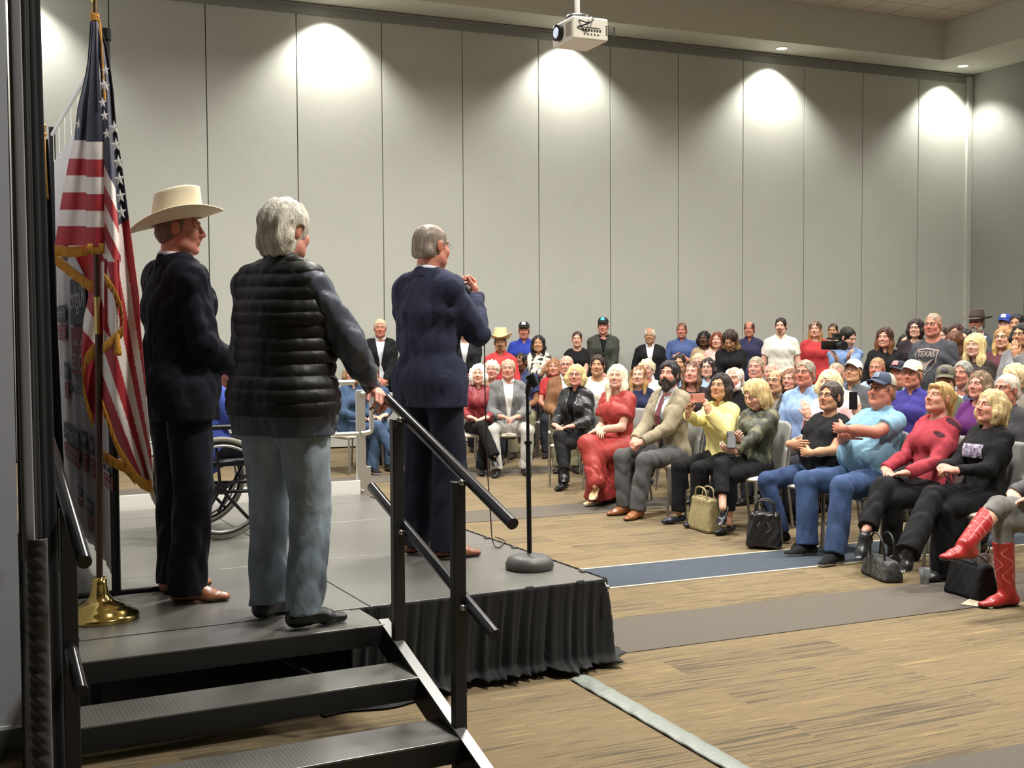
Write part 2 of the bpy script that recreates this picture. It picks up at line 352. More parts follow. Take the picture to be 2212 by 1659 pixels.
for sy in (.2, .55, .95, 1.3, 1.75, 2.2): b.obox((-.01, sy, .003), (.014, .006, 0), (0, .022, 0), (0, 0, .003))
b.build('skirt_clip', mat('clip_black', (28, 27, 26), rough=.5), stage)
MB().sphere((-.02, -.055, -.03), .012, 6).tube([(-.02, -.03, -.01), (-.02, -.06, -.05)], .006, 8).build('corner_bolt', M_steel, stage)
# crumpled cloth lying on the floor under the steps
def rag(u, v):
    x = (u-.5)*.55; y = (v-.5)*.16
    return Vector((x, y+.02*math.sin(u*9), .01+.03*math.sin(PI*u)*math.sin(PI*v)*(1.2+math.sin(u*31)*.5+math.sin(v*17+u*11)*.4)))
p = gp(820, 1520)
o = MB().grid(rag, 50, 20).build('fallen_skirt_cloth', M_skirt); o.location = p; o.rotation_euler.z = PHI; tag(o, 'crumpled end of black cloth on the carpet under the steps', 'cloth')
# steps
RUN, RISE = .3836, .1245
st = empty('stage_steps', (T0.x, T0.y, 0), PHI, 'black metal stage steps with ribbed treads and handrails', 'steps')
SW = 2.0-.35   # tread width
zt = [HS-.002, HS-RISE, HS-2*RISE]; TD = [.30, .24, .24]
SWL = (T0-gp(188, 1430, HS)).dot(E1)+.10
for k in range(3):
    d = .324 if k == 0 else .25
    y0 = -RUN*k; z = zt[k]
    t = MB(); t.box(-SWL, -.012, y0, y0+d-.006, z-.012, z); t.build('tread', M_tread, st, bevel=.002)
    t = MB(); t.box(-SWL, -.012, y0-.004, y0+.02, z-.085, z-.006); t.box(-SWL, -.012, y0+d-.04, y0+d-.02, z-.06, z-.012)
    t.build('tread_nosing', M_blkp, st)
for sx, w_ in ((0, 1), (-SWL-.02, 1)):
    s = MB()
    for (ya, za, yb, zb) in ((.05, HS-.0, -RUN*3.15, HS-RISE*3.15),):
        d = Vector((0, yb-ya, zb-za)); nn = Vector((0, -d.z, d.y)).normalized()
        if nn.z < 0: nn = -nn
        mid = Vector((sx, (ya+yb)/2, (za+zb)/2))
        s.obox(mid-nn*.06, (.012, 0, 0), d/2, nn*.062)
    s.build('stringer', M_blkp, st)
    MB().obox(mid+nn*.006, (.022, 0, 0), d/2, nn*.004).build('stringer_edge', mat('stringer_top', (110, 110, 108), rough=.3, metal=.6), st)
MB().tube([(-.45, .1, HS-.1), (-.3, -.05, HS-.19)], .014, 8).build('brace', M_rail, st)
# rails: pixel rays meet the vertical plane of the stringer
invm = Matrix.Rotation(-PHI, 4, 'Z') @ Matrix.Translation((-T0.x, -T0.y, 0))
def railpt(px, py, off): return invm @ plp(px, py, T0+E1*off, E1)
def rails(off, pts, posts, nm):
    a, b_, c_, d_ = [railpt(px, py, off) for px, py in pts]
    for (p, q) in ((a, b_), (c_, d_)):
        MB().tube([p, q], .021, 16).build('handrail', M_rail, st)
    for (x1, y1, z0) in posts:
        p = railpt(x1, y1, off); 
        tz = a.z+(b_.z-a.z)*(p.y-a.y)/(b_.y-a.y)
        lz = c_.z+(d_.z-c_.z)*(p.y-c_.y)/(d_.y-c_.y)
        MB().obox((p.x-.028, p.y, (z0+tz)/2-.01), (.024, 0, 0), (0, .02, 0), (0, 0, (tz-z0)/2-.01)).build('rail_post', M_blkp, st, bevel=.003)
        for z in (tz, lz): MB().sphere((p.x-.03, p.y-.04, z-.02), .012, 6).build('rail_bolt', M_steel, st)
rails(.035, [(838, 862), (1108, 1132), (803, 1052), (1070, 1372)], [(874, 1300, .12), (1005, 1300, -.0)], 'r')
offl = -SWL-.035
# left rail mirrors the right one across the steps, shifted forward
a, b_, c_, d_ = [railpt(px, py, .035) for px, py in [(838, 862), (1108, 1132), (803, 1052), (1070, 1372)]]
for p, q in ((a, b_), (c_, d_)):
    p2 = Vector((offl, p.y, p.z)); q2 = Vector((offl, q.y, q.z))
    MB().tube([p2, q2], .021, 16).build('handrail', M_rail, st)
for yy in (railpt(874, 1300, .035).y, railpt(1005, 1300, .035).y):
    tz = a.z+(b_.z-a.z)*(yy-a.y)/(b_.y-a.y)
    MB().obox((offl+.0, yy, tz/2-.01), (.024, 0, 0), (0, .02, 0), (0, 0, tz/2-.01)).build('rail_post', M_blkp, st, bevel=.003)
# grey cable cover strip taped to the carpet
g = [gp(1232, 1470), gp(1274, 1463), gp(1616, 1659), gp(1556, 1659)]
def strip(u, v):
    a = g[0].lerp(g[3], v*1.25); b = g[1].lerp(g[2], v*1.25); p = a.lerp(b, u)
    p.z = .006+.012*math.sin(PI*u)+.0025*math.sin(v*60+u*5)*math.sin(v*13); return p
MB().grid(strip, 12, 120).build('floor_cable_cover', mat('grey_tape', (124, 130, 122), rough=.45, bump=.4, bscale=14, stretch=(1, 6, 1)), solid=.003)
tag(bpy.data.objects['floor_cable_cover'], 'grey taped cable cover strip running across the carpet beside the steps', 'cable cover')
# microphone stand on the deck
p = gp(1144, 1228, HS); o = empty('microphone_stand', p, 0, 'black straight microphone stand with heavy round base on the stage corner', 'microphone stand')
MB().lathe([(.001, .0), (.118, 0), (.124, .012), (.124, .03), (.112, .055), (.085, .068), (.05, .071), (.02, .071), (.016, .08), (.001, .08)], n=40).build('base', mat('stand_base', (70, 69, 66), rough=.5), o)
sm = 418.; top = (1228-835)/sm; pt = dp(1139, 835, (p-Vector(CAMP)).dot(Vector(_F)))-p
MB().tube([(0, 0, .07), pt*.68+Vector((0, 0, .02))], .0125, 14).build('lower_tube', M_blk, o)
MB().tube([pt*.66+Vector((0, 0, .02)), pt*.70], .019, 14).build('clutch', M_blk, o)
MB().tube([pt*.68+Vector((0, 0, .02)), pt*.97], .0085, 12).build('upper_tube', M_blk, o)
rr = Vector(_R0)
MB().tube([pt*.96, pt+rr*.005, pt+rr*.02+EZ*.04], [.012, .014, .02], 12).tube([pt+rr*.045+EZ*.0, pt+rr*.01+EZ*.06], [.018, .026], 12).build('microphone_clip', M_blk, o)
# ---------------------------------------------------------------- implicit-surface figures
f4 = np.float32
V3 = lambda *a: np.array(a, dtype=float)
def nrm(v): v = np.asarray(v, float); return v/(np.linalg.norm(v)+1e-12)
class Field:
    def __init__(s, lo, hi, base, fine=()):
        s.ax = []
        for i in range(3):
            pts = [lo[i]]; segs = [(max(f[0][i], lo[i]), min(f[1][i], hi[i]), f[2]) for f in fine]
            p = lo[i]
            while p < hi[i]:
                h = base
                for a, b, st in segs:
                    if a-base*.5 <= p <= b: h = min(h, st)
                p += h; pts.append(p)
            s.ax.append(np.array(pts, f4))
        s.F = np.full([len(a) for a in s.ax], .2, f4)
    def blk(s, lo, hi, pad):
        sl = []; ps = []
        for i in range(3):
            a = int(np.searchsorted(s.ax[i], lo[i]-pad)); b = int(np.searchsorted(s.ax[i], hi[i]+pad))
            if b <= a: return None
            sl.append(slice(a, b)); sh = [1, 1, 1]; sh[i] = b-a; ps.append(s.ax[i][a:b].reshape(sh))
        return tuple(sl), ps
    def add(s, prim, k=.01):
        fn, lo, hi = prim; r = s.blk(lo, hi, k+.035)
        if r is None: return s
        sl, P = r; d = fn(*P).astype(f4); A = s.F[sl]
        if k > 0:
            h = np.maximum(k-np.abs(A-d), 0); s.F[sl] = np.minimum(A, d)-h*h*(.25/k)
        else: s.F[sl] = np.minimum(A, d)
        return s
    def sub(s, prim, k=.004):
        fn, lo, hi = prim; r = s.blk(lo, hi, .0)
        if r is None: return s
        sl, P = r; d = -fn(*P).astype(f4); A = s.F[sl]
        h = np.maximum(k-np.abs(A-d), 0); s.F[sl] = np.maximum(A, d)+h*h*(.25/k)
        return s
    def disp(s, fn):
        P = [s.ax[i].reshape([-1 if j == i else 1 for j in range(3)]) for i in range(3)]
        s.F += fn(*P).astype(f4); return s
    def mesh(s):
        F = s.F; nx, ny, nz = F.shape; I = F < 0
        cs = np.zeros((nx-1, ny-1, nz-1), np.int8)
        for a in (0, 1):
            for b in (0, 1):
                for c in (0, 1): cs += I[a:nx-1+a, b:ny-1+b, c:nz-1+c]
        act = (cs > 0) & (cs < 8); ci = np.argwhere(act)
        if len(ci) == 0: return np.zeros((0, 3)), np.zeros((0, 4), int)
        idx = np.full(act.shape, -1, np.int64); idx[act] = np.arange(len(ci))
        acc = np.zeros((len(ci), 3)); cnt = np.zeros(len(ci)); X = s.ax
        cor = [(a, b, c) for a in (0, 1) for b in (0, 1) for c in (0, 1)]
        vals = {q: F[ci[:, 0]+q[0], ci[:, 1]+q[1], ci[:, 2]+q[2]] for q in cor}
        for q in cor:
            for ax in range(3):
                if q[ax]: continue
                r = list(q); r[ax] = 1; r = tuple(r); a = vals[q]; b = vals[r]; m = (a < 0) != (b < 0)
                t = np.where(m, a/(a-b+1e-12), 0)
                for d in range(3):
                    p0 = X[d][ci[:, d]+q[d]]; p1 = X[d][ci[:, d]+r[d]]
                    acc[:, d] += np.where(m, p0+(p1-p0)*t, 0)
                cnt += m
        V = acc/cnt[:, None]; Q = []
        for ax in range(3):
            u, v = (ax+1) % 3, (ax+2) % 3
            sl0 = [slice(1, n-1) for n in F.shape]; sl1 = list(sl0); sl0[ax] = slice(0, F.shape[ax]-1); sl1[ax] = slice(1, F.shape[ax])
            a = I[tuple(sl0)]; b = I[tuple(sl1)]; e = np.argwhere(a != b); 
            if len(e) == 0: continue
            off = np.array([1, 1, 1]); off[ax] = 0; e0 = e+off
            ins = a[e[:, 0], e[:, 1], e[:, 2]]
            def cell(du, dv):
                c = e0.copy(); c[:, u] -= du; c[:, v] -= dv; return idx[c[:, 0], c[:, 1], c[:, 2]]
            q = np.stack([cell(1, 1), cell(0, 1), cell(0, 0), cell(1, 0)], 1)
            q[~ins] = q[~ins][:, ::-1]; Q.append(q)
        Q = np.concatenate(Q); Q = Q[(Q >= 0).all(1)]
        return V, Q
def cap(a, b, ra, rb, lat=None, fac=1.):
    a = np.asarray(a, float); b = np.asarray(b, float); ab = b-a; L2 = float(ab@ab)+1e-9; m = max(ra, rb)*max(1, fac)
    def fn(X, Y, Z):
        x, y, z = X-f4(a[0]), Y-f4(a[1]), Z-f4(a[2])
        t = np.clip((x*f4(ab[0])+y*f4(ab[1])+z*f4(ab[2]))/f4(L2), 0, 1)
        x = x-t*f4(ab[0]); y = y-t*f4(ab[1]); z = z-t*f4(ab[2])
        if lat is not None:
            c = (x*f4(lat[0])+y*f4(lat[1])+z*f4(lat[2]))*f4(1-1/fac)
            x = x-c*f4(lat[0]); y = y-c*f4(lat[1]); z = z-c*f4(lat[2])
        return np.sqrt(x*x+y*y+z*z)-(f4(ra)+t*f4(rb-ra))
    return fn, np.minimum(a, b)-m, np.maximum(a, b)+m
def ell(c, r, M=None):
    c = np.asarray(c, float); r = np.asarray(r, float); m = r.max() if M is not None else r; rm = f4(r.min())
    def fn(X, Y, Z):
        x, y, z = X-f4(c[0]), Y-f4(c[1]), Z-f4(c[2])
        if M is not None: x, y, z = [x*f4(M[0][i])+y*f4(M[1][i])+z*f4(M[2][i]) for i in range(3)]
        x = x/f4(r[0]); y = y/f4(r[1]); z = z/f4(r[2]); k0 = np.sqrt(x*x+y*y+z*z)
        k1 = np.sqrt((x/f4(r[0]))**2+(y/f4(r[1]))**2+(z/f4(r[2]))**2)+f4(1e-6)
        return np.maximum(k0*(k0-1)/k1, -rm) if False else k0*(k0-1)/k1
    return fn, c-m, c+m
def half(c, d, R):                      # solid half space beyond c along d, acting inside a ball-sized box
    c = np.asarray(c, float); d = nrm(d); ctr = c+d*R*.0
    def fn(X, Y, Z): return -((X-f4(c[0]))*f4(d[0])+(Y-f4(c[1]))*f4(d[1])+(Z-f4(c[2]))*f4(d[2]))
    return fn, ctr-R, ctr+R
def cut(prim, c, d):                    # a primitive trimmed by the plane through c with normal d
    c = np.asarray(c, float); d = nrm(d); f = prim[0]
    def fn(X, Y, Z): return np.maximum(f(X, Y, Z), (X-f4(c[0]))*f4(d[0])+(Y-f4(c[1]))*f4(d[1])+(Z-f4(c[2]))*f4(d[2]))
    return fn, prim[1], prim[2]
def frame(prim_fn, o, M, lo, hi):       # a primitive given in a local frame (columns of M are its axes)
    M = np.asarray(M, float); o = np.asarray(o, float)
    def fn(X, Y, Z):
        x, y, z = X-f4(o[0]), Y-f4(o[1]), Z-f4(o[2])
        return prim_fn(*[x*f4(M[0][i])+y*f4(M[1][i])+z*f4(M[2][i]) for i in range(3)])
    cs = np.array([[lo[0] if i & 1 else hi[0], lo[1] if i & 2 else hi[1], lo[2] if i & 4 else hi[2]] for i in range(8)])@M.T+o
    return fn, cs.min(0), cs.max(0)
_rs = np.random.RandomState(7); WD = _rs.normal(size=(6, 3)); WD /= np.linalg.norm(WD, axis=1)[:, None]; WP = _rs.uniform(0, 6.28, 6)
def wav(X, Y, Z, fr, seed=0., st=(1, 1, 1)):
    o = 0
    for i in range(4):
        d = WD[i]; g = fr*(1+.37*i)
        o = o+np.sin((X*f4(d[0]*g*st[0])+Y*f4(d[1]*g*st[1])+Z*f4(d[2]*g*st[2]))+f4(WP[i]+seed*(i+1)))/(1+.4*i)
    return o
def crease(X, Y, Z, fr, seed=0., st=(1, 1, 1)):
    "sharp soft-sided folds, like pulled cloth"
    o = 0
    for i in range(3):
        d = WD[(i+int(seed)) % 6]; e = WD[(i+2) % 6]; g = fr*(1+.45*i)
        ph = X*f4(d[0]*g*st[0])+Y*f4(d[1]*g*st[1])+Z*f4(d[2]*g*st[2])+f4(seed*(i+1))+f4(1.7)*np.sin((X*f4(e[0])+Y*f4(e[1])+Z*f4(e[2]))*f4(g*.55)+f4(seed))
        o = o+(f4(.64)-np.abs(np.sin(ph*f4(.5))))/(1+.5*i)
    return o
def rotM(yaw=0, pitch=0, roll=0):       # yaw: + turns to the figure's left; pitch: + looks down; roll: + tips to its right
    cy, sy = math.cos(yaw), math.sin(yaw); cp, sp = math.cos(pitch), math.sin(pitch); cr, sr = math.cos(roll), math.sin(roll)
    Rz = np.array([[cy, -sy, 0], [sy, cy, 0], [0, 0, 1]]); Rx = np.array([[1, 0, 0], [0, cp, sp], [0, -sp, cp]]); Ry = np.array([[cr, 0, sr], [0, 1, 0], [-sr, 0, cr]])
    return Rz@Rx@Ry
def mesh_obj(name, V, Q, m, parent, cols=None, off=(0, 0, 0)):
    me = bpy.data.meshes.new(name); n = len(V); q = len(Q)
    me.vertices.add(n); me.vertices.foreach_set('co', (V+np.array(off)).astype(f4).ravel())
    me.loops.add(q*4); me.loops.foreach_set('vertex_index', Q.astype(np.int32).ravel())
    me.polygons.add(q); me.polygons.foreach_set('loop_start', np.arange(0, q*4, 4, dtype=np.int32))
    me.polygons.foreach_set('use_smooth', np.ones(q, bool))
    me.update(calc_edges=True)
    a = me.color_attributes.new('Col', 'FLOAT_COLOR', 'POINT')
    if cols is None: cols = np.ones((n, 3))*.5
    cc = np.ones((n, 4), f4); cc[:, :3] = cols; a.data.foreach_set('color', cc.ravel())
    me.materials.append(m); o = bpy.data.objects.new(name, me); C.objects.link(o)
    if parent is not None: o.parent = parent
    return o
L3 = lambda c: np.array(lin(c))
M_skin = mat('skin', (200, 150, 125), rough=.5, attr=True, spec=.35, bump=.06, bscale=150)
M_skin.node_tree.nodes['Principled BSDF'].inputs['Subsurface Weight'].default_value = .06
M_skin.node_tree.nodes['Principled BSDF'].inputs['Subsurface Scale'].default_value = .01
M_hair = mat('hair', (90, 70, 50), rough=.5, attr=True, var=.28, vscale=26, stretch=(3.2, 3.2, .7), bump=.6, bscale=60, spec=.35)
M_cloth = mat('woven_cloth', (90, 90, 90), rough=.85, attr=True, bump=.4, bscale=11, stretch=(1, 1, .55), var=.06, vscale=160, spec=.2)
M_satin = mat('smooth_cloth', (90, 90, 90), rough=.5, attr=True, bump=.3, bscale=11, stretch=(1, 1, .5), spec=.35)
M_leather = mat('leather', (90, 90, 90), rough=.33, attr=True, bump=.2, bscale=18, spec=.5)
M_denim = mat('denim', (90, 90, 90), rough=.9, attr=True, bump=.5, bscale=12, var=.22, vscale=14, stretch=(1, 1, .5), spec=.15)
M_glassf = mat('glasses_frame', (28, 24, 22), rough=.3); M_wire = mat('glasses_wire', (150, 140, 120), rough=.3, metal=.8)
SK = {'fair': (222, 172, 148), 'pink': (214, 150, 130), 'tan': (196, 146, 112), 'olive': (190, 142, 108), 'brown': (140, 96, 70), 'dark': (92, 62, 48), 'red': (200, 132, 110)}
def head_field(F, hc, M, hs, o):
    g = lambda lo, hi, fn: frame(lambda x, y, z: fn(x/f4(hs), y/f4(hs), z/f4(hs))*f4(hs), hc, M, np.array(lo)*hs, np.array(hi)*hs)
    def E(c, r, k): 
        f = ell(c, r); F.add(g(f[1], f[2], f[0]), k*hs)
    def K(a, b, ra, rb, k, lat=None, fac=1):
        f = cap(a, b, ra, rb, lat, fac); F.add(g(f[1], f[2], f[0]), k*hs)
    def S(c, r, k):
        f = ell(c, r); F.sub(g(f[1]-.01, f[2]+.01, f[0]), k*hs)
    jw = o.get('jaw', 1.); fat = o.get('facefat', 1.); fem = o.get('fem', 0)
    E((0, -.015, .03), (.074, .094, .084), .02)
    E((0, .028, -.04), (.057*fat, .06, .068), .03)
    K((-.03*jw, .045, -.088), (.03*jw, .045, -.088), .026*fat, .026*fat, .03)
    E((0, .066, -.104), (.022, .022, .018), .02)
    for sx in (-1, 1):
        E((sx*.046*jw*fat, .012, -.068), (.02, .028, .026), .03)
        E((sx*.036*fat, .062, -.032), (.024*fat, .024, .024), .025)
        K((sx*.014, .084, .022), (sx*.042, .072, .022), .009, .008, .014)
        E((sx*.077, -.008, -.008), (.009, .019, .031), .006)
        E((sx*.080, .0, .01), (.006, .012, .012), .006)
    K((0, .085, .012), (0, .106, -.03), .0075, .0125, .01)
    for sx in (-1, 1): E((sx*.0125, .095, -.036), (.0085, .011, .008), .008)
    for sx in (-1, 1): S((sx*.031, .097, .001), (.016, .015, .0085), .014)
    for sx in (-1, 1): E((sx*.031, .0705, .0), (.0155, .0165, .0125), .004)
    K((-.017, .084, -.0615), (.017, .084, -.0615), .0062, .0062, .008)
    K((-.014, .0835, -.0715), (.014, .0835, -.0715), .0072, .0072, .008)
    E((0, .088, -.05), (.012, .012, .01), .012)
    if o.get('chin2'): E((0, .02, -.115), (.05, .05, .03), .03)
def face_cols(V, hc, M, hs, base, o):
    P = ((V-hc)@M)/hs; x, y, z = np.abs(P[:, 0]), P[:, 1], P[:, 2]; col = np.tile(base, (len(V), 1)); near = (np.linalg.norm(P, axis=1) < .17)
    fr = near & (y > .03)
    def blend(c, m): 
        m = np.clip(m, 0, 1)[:, None]; col[:] = col*(1-m)+np.array(c)*m
    sm = lambda d, w: np.clip(.5-d/w, 0, 1)
    # cheeks, nose and ears are redder
    blend(base*np.array([1.08, .74, .68]), fr*sm(np.hypot((x-.038)/.02, (z+.035)/.02)-1, 1.)*.4)
    blend(base*np.array([1.05, .72, .66]), fr*sm(np.hypot(x/.014, (z+.03)/.016)-1, .8)*.4)
    blend(base*np.array([1.0, .7, .62]), near*(x > .07)*(y < .03)*.45)
    # hair-coloured brows
    bc = L3(o.get('brow', o.get('hairc', (80, 60, 45))))*.6
    bz = .0215-.24*np.maximum(x-.034, 0); blend(bc, fr*(y > .055)*sm((np.hypot((x-.031)/.017, (z-bz)/.0036)-1), .6)*(.75 if not o.get('fem') else .55))
    sm2 = o.get('smile', 0)
    lz = z+.0665-(x/.03)**2*.006*sm2
    lw = .024+.005*sm2
    lip = L3(o['lips']) if 'lips' in o else base*np.array([.88, .5, .48])
    blend(lip, fr*(y > .06)*sm(np.hypot(x/lw, lz/(.0095))-1, .4)*.8)
    if sm2 > .5: blend((.75, .7, .62), fr*(y > .06)*sm(np.hypot(x/(lw*.75), lz/.0045)-1, .4)*.9)
    else: blend(base*.25, fr*(y > .06)*sm(np.hypot(x/lw, lz/.0014)-1, .9)*.75)
    # nostrils
    blend(base*.3, fr*sm(np.hypot((x-.0085)/.004, (z+.0415)/.003)-1, .7)*.8)
    if not o.get('closed'):
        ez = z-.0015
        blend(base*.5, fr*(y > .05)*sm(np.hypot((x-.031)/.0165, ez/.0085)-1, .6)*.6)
        ez = ez+.0008; eh = .0036 if not sm2 > .5 else .0030; blend((.46, .42, .39), fr*(y > .05)*sm(np.hypot((x-.031)/.0125, ez/eh)-1, .35))
        ix = P[:, 0]*np.sign(P[:, 0])-.031
        blend(L3(o.get('eye', (60, 42, 30)))*.6, fr*(y > .05)*sm(np.hypot(ix/.0060, ez/.0060)-1, .35)*sm(np.abs(ez)-eh, .002))
        blend((.02, .018, .016), fr*(y > .05)*sm(np.hypot((x-.031)/.0150, (ez-eh-.0006+((x-.031)/.015)**2*.0025)/.0015)-1, .8)*.8)
    else:
        blend((.03, .02, .02), fr*(y > .05)*sm(np.hypot((x-.031)/.0145, (z+.002)/.0018)-1, .8)*.85)
    if o.get('stubble'):
        m = fr*0+near*sm((z+.045-.03*(x > .05)), .02)*(y > .0)*o['stubble']; blend(L3(o.get('beardc', o.get('hairc', (60, 50, 40)))), m*.6)
    if o.get('mous'):
        blend(L3(o['mous']), fr*(y > .06)*sm(np.hypot(x/.027, (z+.053-(x/.03)**2*-.008)/.008)-1, .4)*.95)
    if o.get('goatee'):
        g = L3(o['goatee']); blend(g, fr*(y > .05)*sm(np.hypot(x/.028, (z+.052)/.006)-1, .5)*.9)
        blend(g, fr*(y > .045)*sm(np.hypot(x/.024, (z+.096)/.02)-1, .4)*.9); blend(g, fr*(y > .05)*sm(np.hypot((x-.027)/.006, (z+.07)/.022)-1, .5)*.85)
    return col
def hair_prims(st, F, hc, M, hs, o):
    g = lambda lo, hi, fn: frame(lambda x, y, z: fn(x/f4(hs), y/f4(hs), z/f4(hs))*f4(hs), hc, M, np.array(lo)*hs, np.array(hi)*hs)
    def E(c, r, k=.02): f = ell(c, r); F.add(g(f[1], f[2], f[0]), k*hs)
    def K(a, b, ra, rb, k=.02, lat=None, fac=1): f = cap(a, b, ra, rb, lat, fac); F.add(g(f[1], f[2], f[0]), k*hs)
    def S(c, r, k=.008): f = ell(c, r); F.sub(g(f[1]-.02, f[2]+.02, f[0]), k*hs)
    def H(c, d, R=.25, k=.006):
        Rr = .3; f = half(c, d, Rr); F.sub(g(np.array((-.2, -.25, -.3)), np.array((.2, .2, .3)), f[0]), k*hs)
    t = o.get('hvol', .002 if st == 'crop' else .007)
    E((0, -.017, .032), (.074+t, .094+t, .084+t))
    if st in ('short', 'fringe', 'bald', 'crop'):
        K((-.03, -.055, -.035), (.03, -.055, -.035), .045+t*.5, .045+t*.5, .03)
        for sx in (-1, 1): K((sx*.068, .008, .01), (sx*.069, .004, -.022), .011+t*.3, .007, .015)
        S((0, .112, -.022), (.0705, .078, .101), .006)
        if o.get('nape'): K((-.035, -.06, -.05), (.035, -.06, -.05), .05, .05, .03); K((-.03, -.055, -.09), (.03, -.055, -.09), .04, .04, .03)
        H((0, -.06, -.070-o.get('nape', 0)), (0, .25, -1))
        for sx in (-1, 1): S((sx*.050, .098, .066), (.018, .030, .022), .008)
        for sx in (-1, 1): S((sx*.088, -.002, -.02), (.022, .025, .04), .004)
        if st == 'bald': S((0, .035, .13), (.066, .13, .088), .01)
    elif st in ('long', 'bob', 'shag'):
        zb = {'long': o.get('hlen', .30), 'bob': .105, 'shag': .09}[st]
        r = .030+t*.8
        for sx in (-1, 1):
            K((sx*.062, -.01, .03), (sx*(.074+.012*(st != 'long')), .005, -zb*.45), r, r*1.0, .03)
            K((sx*.076, .0, -zb*.40), (sx*(.078 if st != 'bob' else .062), .012 if st == 'long' else .0, -zb), r, r*(.62 if st == 'long' else .8), .03)
        K((-.03, -.07, .0), (-.03, -.085, -zb*.95), .042+t, .036+t*.5, .04); K((.03, -.07, .0), (.03, -.085, -zb*.95), .042+t, .036+t*.5, .04)
        t = max(t, .009); fz = {'long': .107, 'bob': .103, 'shag': .098}[st]; fz = o.get('fz', fz)
        S((0, .108, -.035), (.062, .078, fz), .008); S((0, .10, -.16), (.055, .10, .12), .01)
    elif st == 'curly':
        E((0, -.03, .03), (.093+t, .10+t, .092+t)); E((0, -.04, -.03), (.082+t, .075+t, .07))
        S((0, .112, -.03), (.066, .078, .085), .008); H((0, -.06, -.085), (0, .25, -1))
    elif st in ('updo', 'pony'):
        K((-.02, -.06, -.03), (.02, -.06, -.03), .045, .045, .03); S((0, .11, -.022), (.0705, .078, .104), .006); H((0, -.06, -.070), (0, .25, -1))
        for sx in (-1, 1): S((sx*.088, -.002, -.02), (.024, .025, .04), .004)
        if st == 'pony':
            K((.0, -.10, .06), (.0, -.135, .05), .028, .032, .015); K((.0, -.135, .05), (.0, -.15, -.10), .033, .02, .02)
            for sx in (-1, 1): K((sx*.05, .06, .075), (sx*.066, .055, .02), .012, .006, .01)
            K((-.03, .075, .07), (.03, .075, .07), .016, .016, .015)
        else: E((0, -.10, .0), (.04, .035, .045))
    elif st == 'beardonly': pass
    a = o.get('hbump', .0035)
    if st == 'curly': F.disp(lambda X, Y, Z: f4(.007)*wav(X, Y, Z, 130, 1))
    elif st in ('long', 'bob', 'shag'): F.disp(lambda X, Y, Z: f4(a)*wav(X, Y, Z, 150, 2, (1, 1, .16))+f4(a*.8)*wav(X, Y, Z, 45, 5, (1, 1, .5)))
    else: F.disp(lambda X, Y, Z: f4(a*.6)*wav(X, Y, Z, 170, 3, (1, .5, .5)))
def hand_prims(F, wr, d, n, side, hs=1., curl=.5, spread=.02, thumb=.5, k=.006):
    "side: unit vector towards the thumb"
    d = nrm(d); n = nrm(np.asarray(n)-d*float(np.dot(n, d))); t = nrm(np.cross(n, d)); 
    if np.dot(t, side) < 0: t = -t
    wr = np.asarray(wr, float); s = hs
    F.add(cap(wr-d*.01*s, wr+d*.035*s, .024*s, .024*s, t, 1.25), .015)
    F.add(cap(wr+d*.035*s, wr+d*.078*s, .0165*s, .0155*s, t, 2.35), .015)
    Ls = [(.041, .026, .021), (.046, .030, .022), (.043, .028, .022), (.034, .021, .019)]
    for i in range(4):
        off = (1.5-i); b = wr+d*(.086-.004*abs(off-.5))*s+t*off*.0195*s; a = 0.; dd = nrm(d+t*off*spread)
        cu = curl if not isinstance(curl, (list, tuple)) else curl[i]; r = (.0088-.0008*(i == 3))*s
        for j, L in enumerate(Ls[i]):
            a += cu*(.9 if j == 0 else 1.15); q = dd*math.cos(a)+n*math.sin(a); e = b+q*L*s
            F.add(cap(b, e, r, r*.93), k*.5 if j else k); b = e; r *= .93
    b = wr+d*.028*s+t*.026*s+n*.004*s; q = nrm(d*.62+t*.75*(1-thumb*.6)+n*.55*thumb)
    e = b+q*.040*s; F.add(cap(b, e, .0135*s, .0105*s), .012); q2 = nrm(d*.85+t*.15+n*.5*thumb+q*.3); F.add(cap(e, e+q2*.032*s, .0100*s, .0085*s), .005)
def ik(a, c, l1, l2, pole):
    a = np.asarray(a, float); c = np.asarray(c, float); v = c-a; D = np.linalg.norm(v); D2 = min(D, (l1+l2)*.998); u = v/D; c2 = a+u*D2
    x = (l1*l1-l2*l2+D2*D2)/(2*D2); h = math.sqrt(max(l1*l1-x*x, 0)); p = np.asarray(pole, float); p = nrm(p-u*float(p@u))
    return a+u*x+p*h, c2

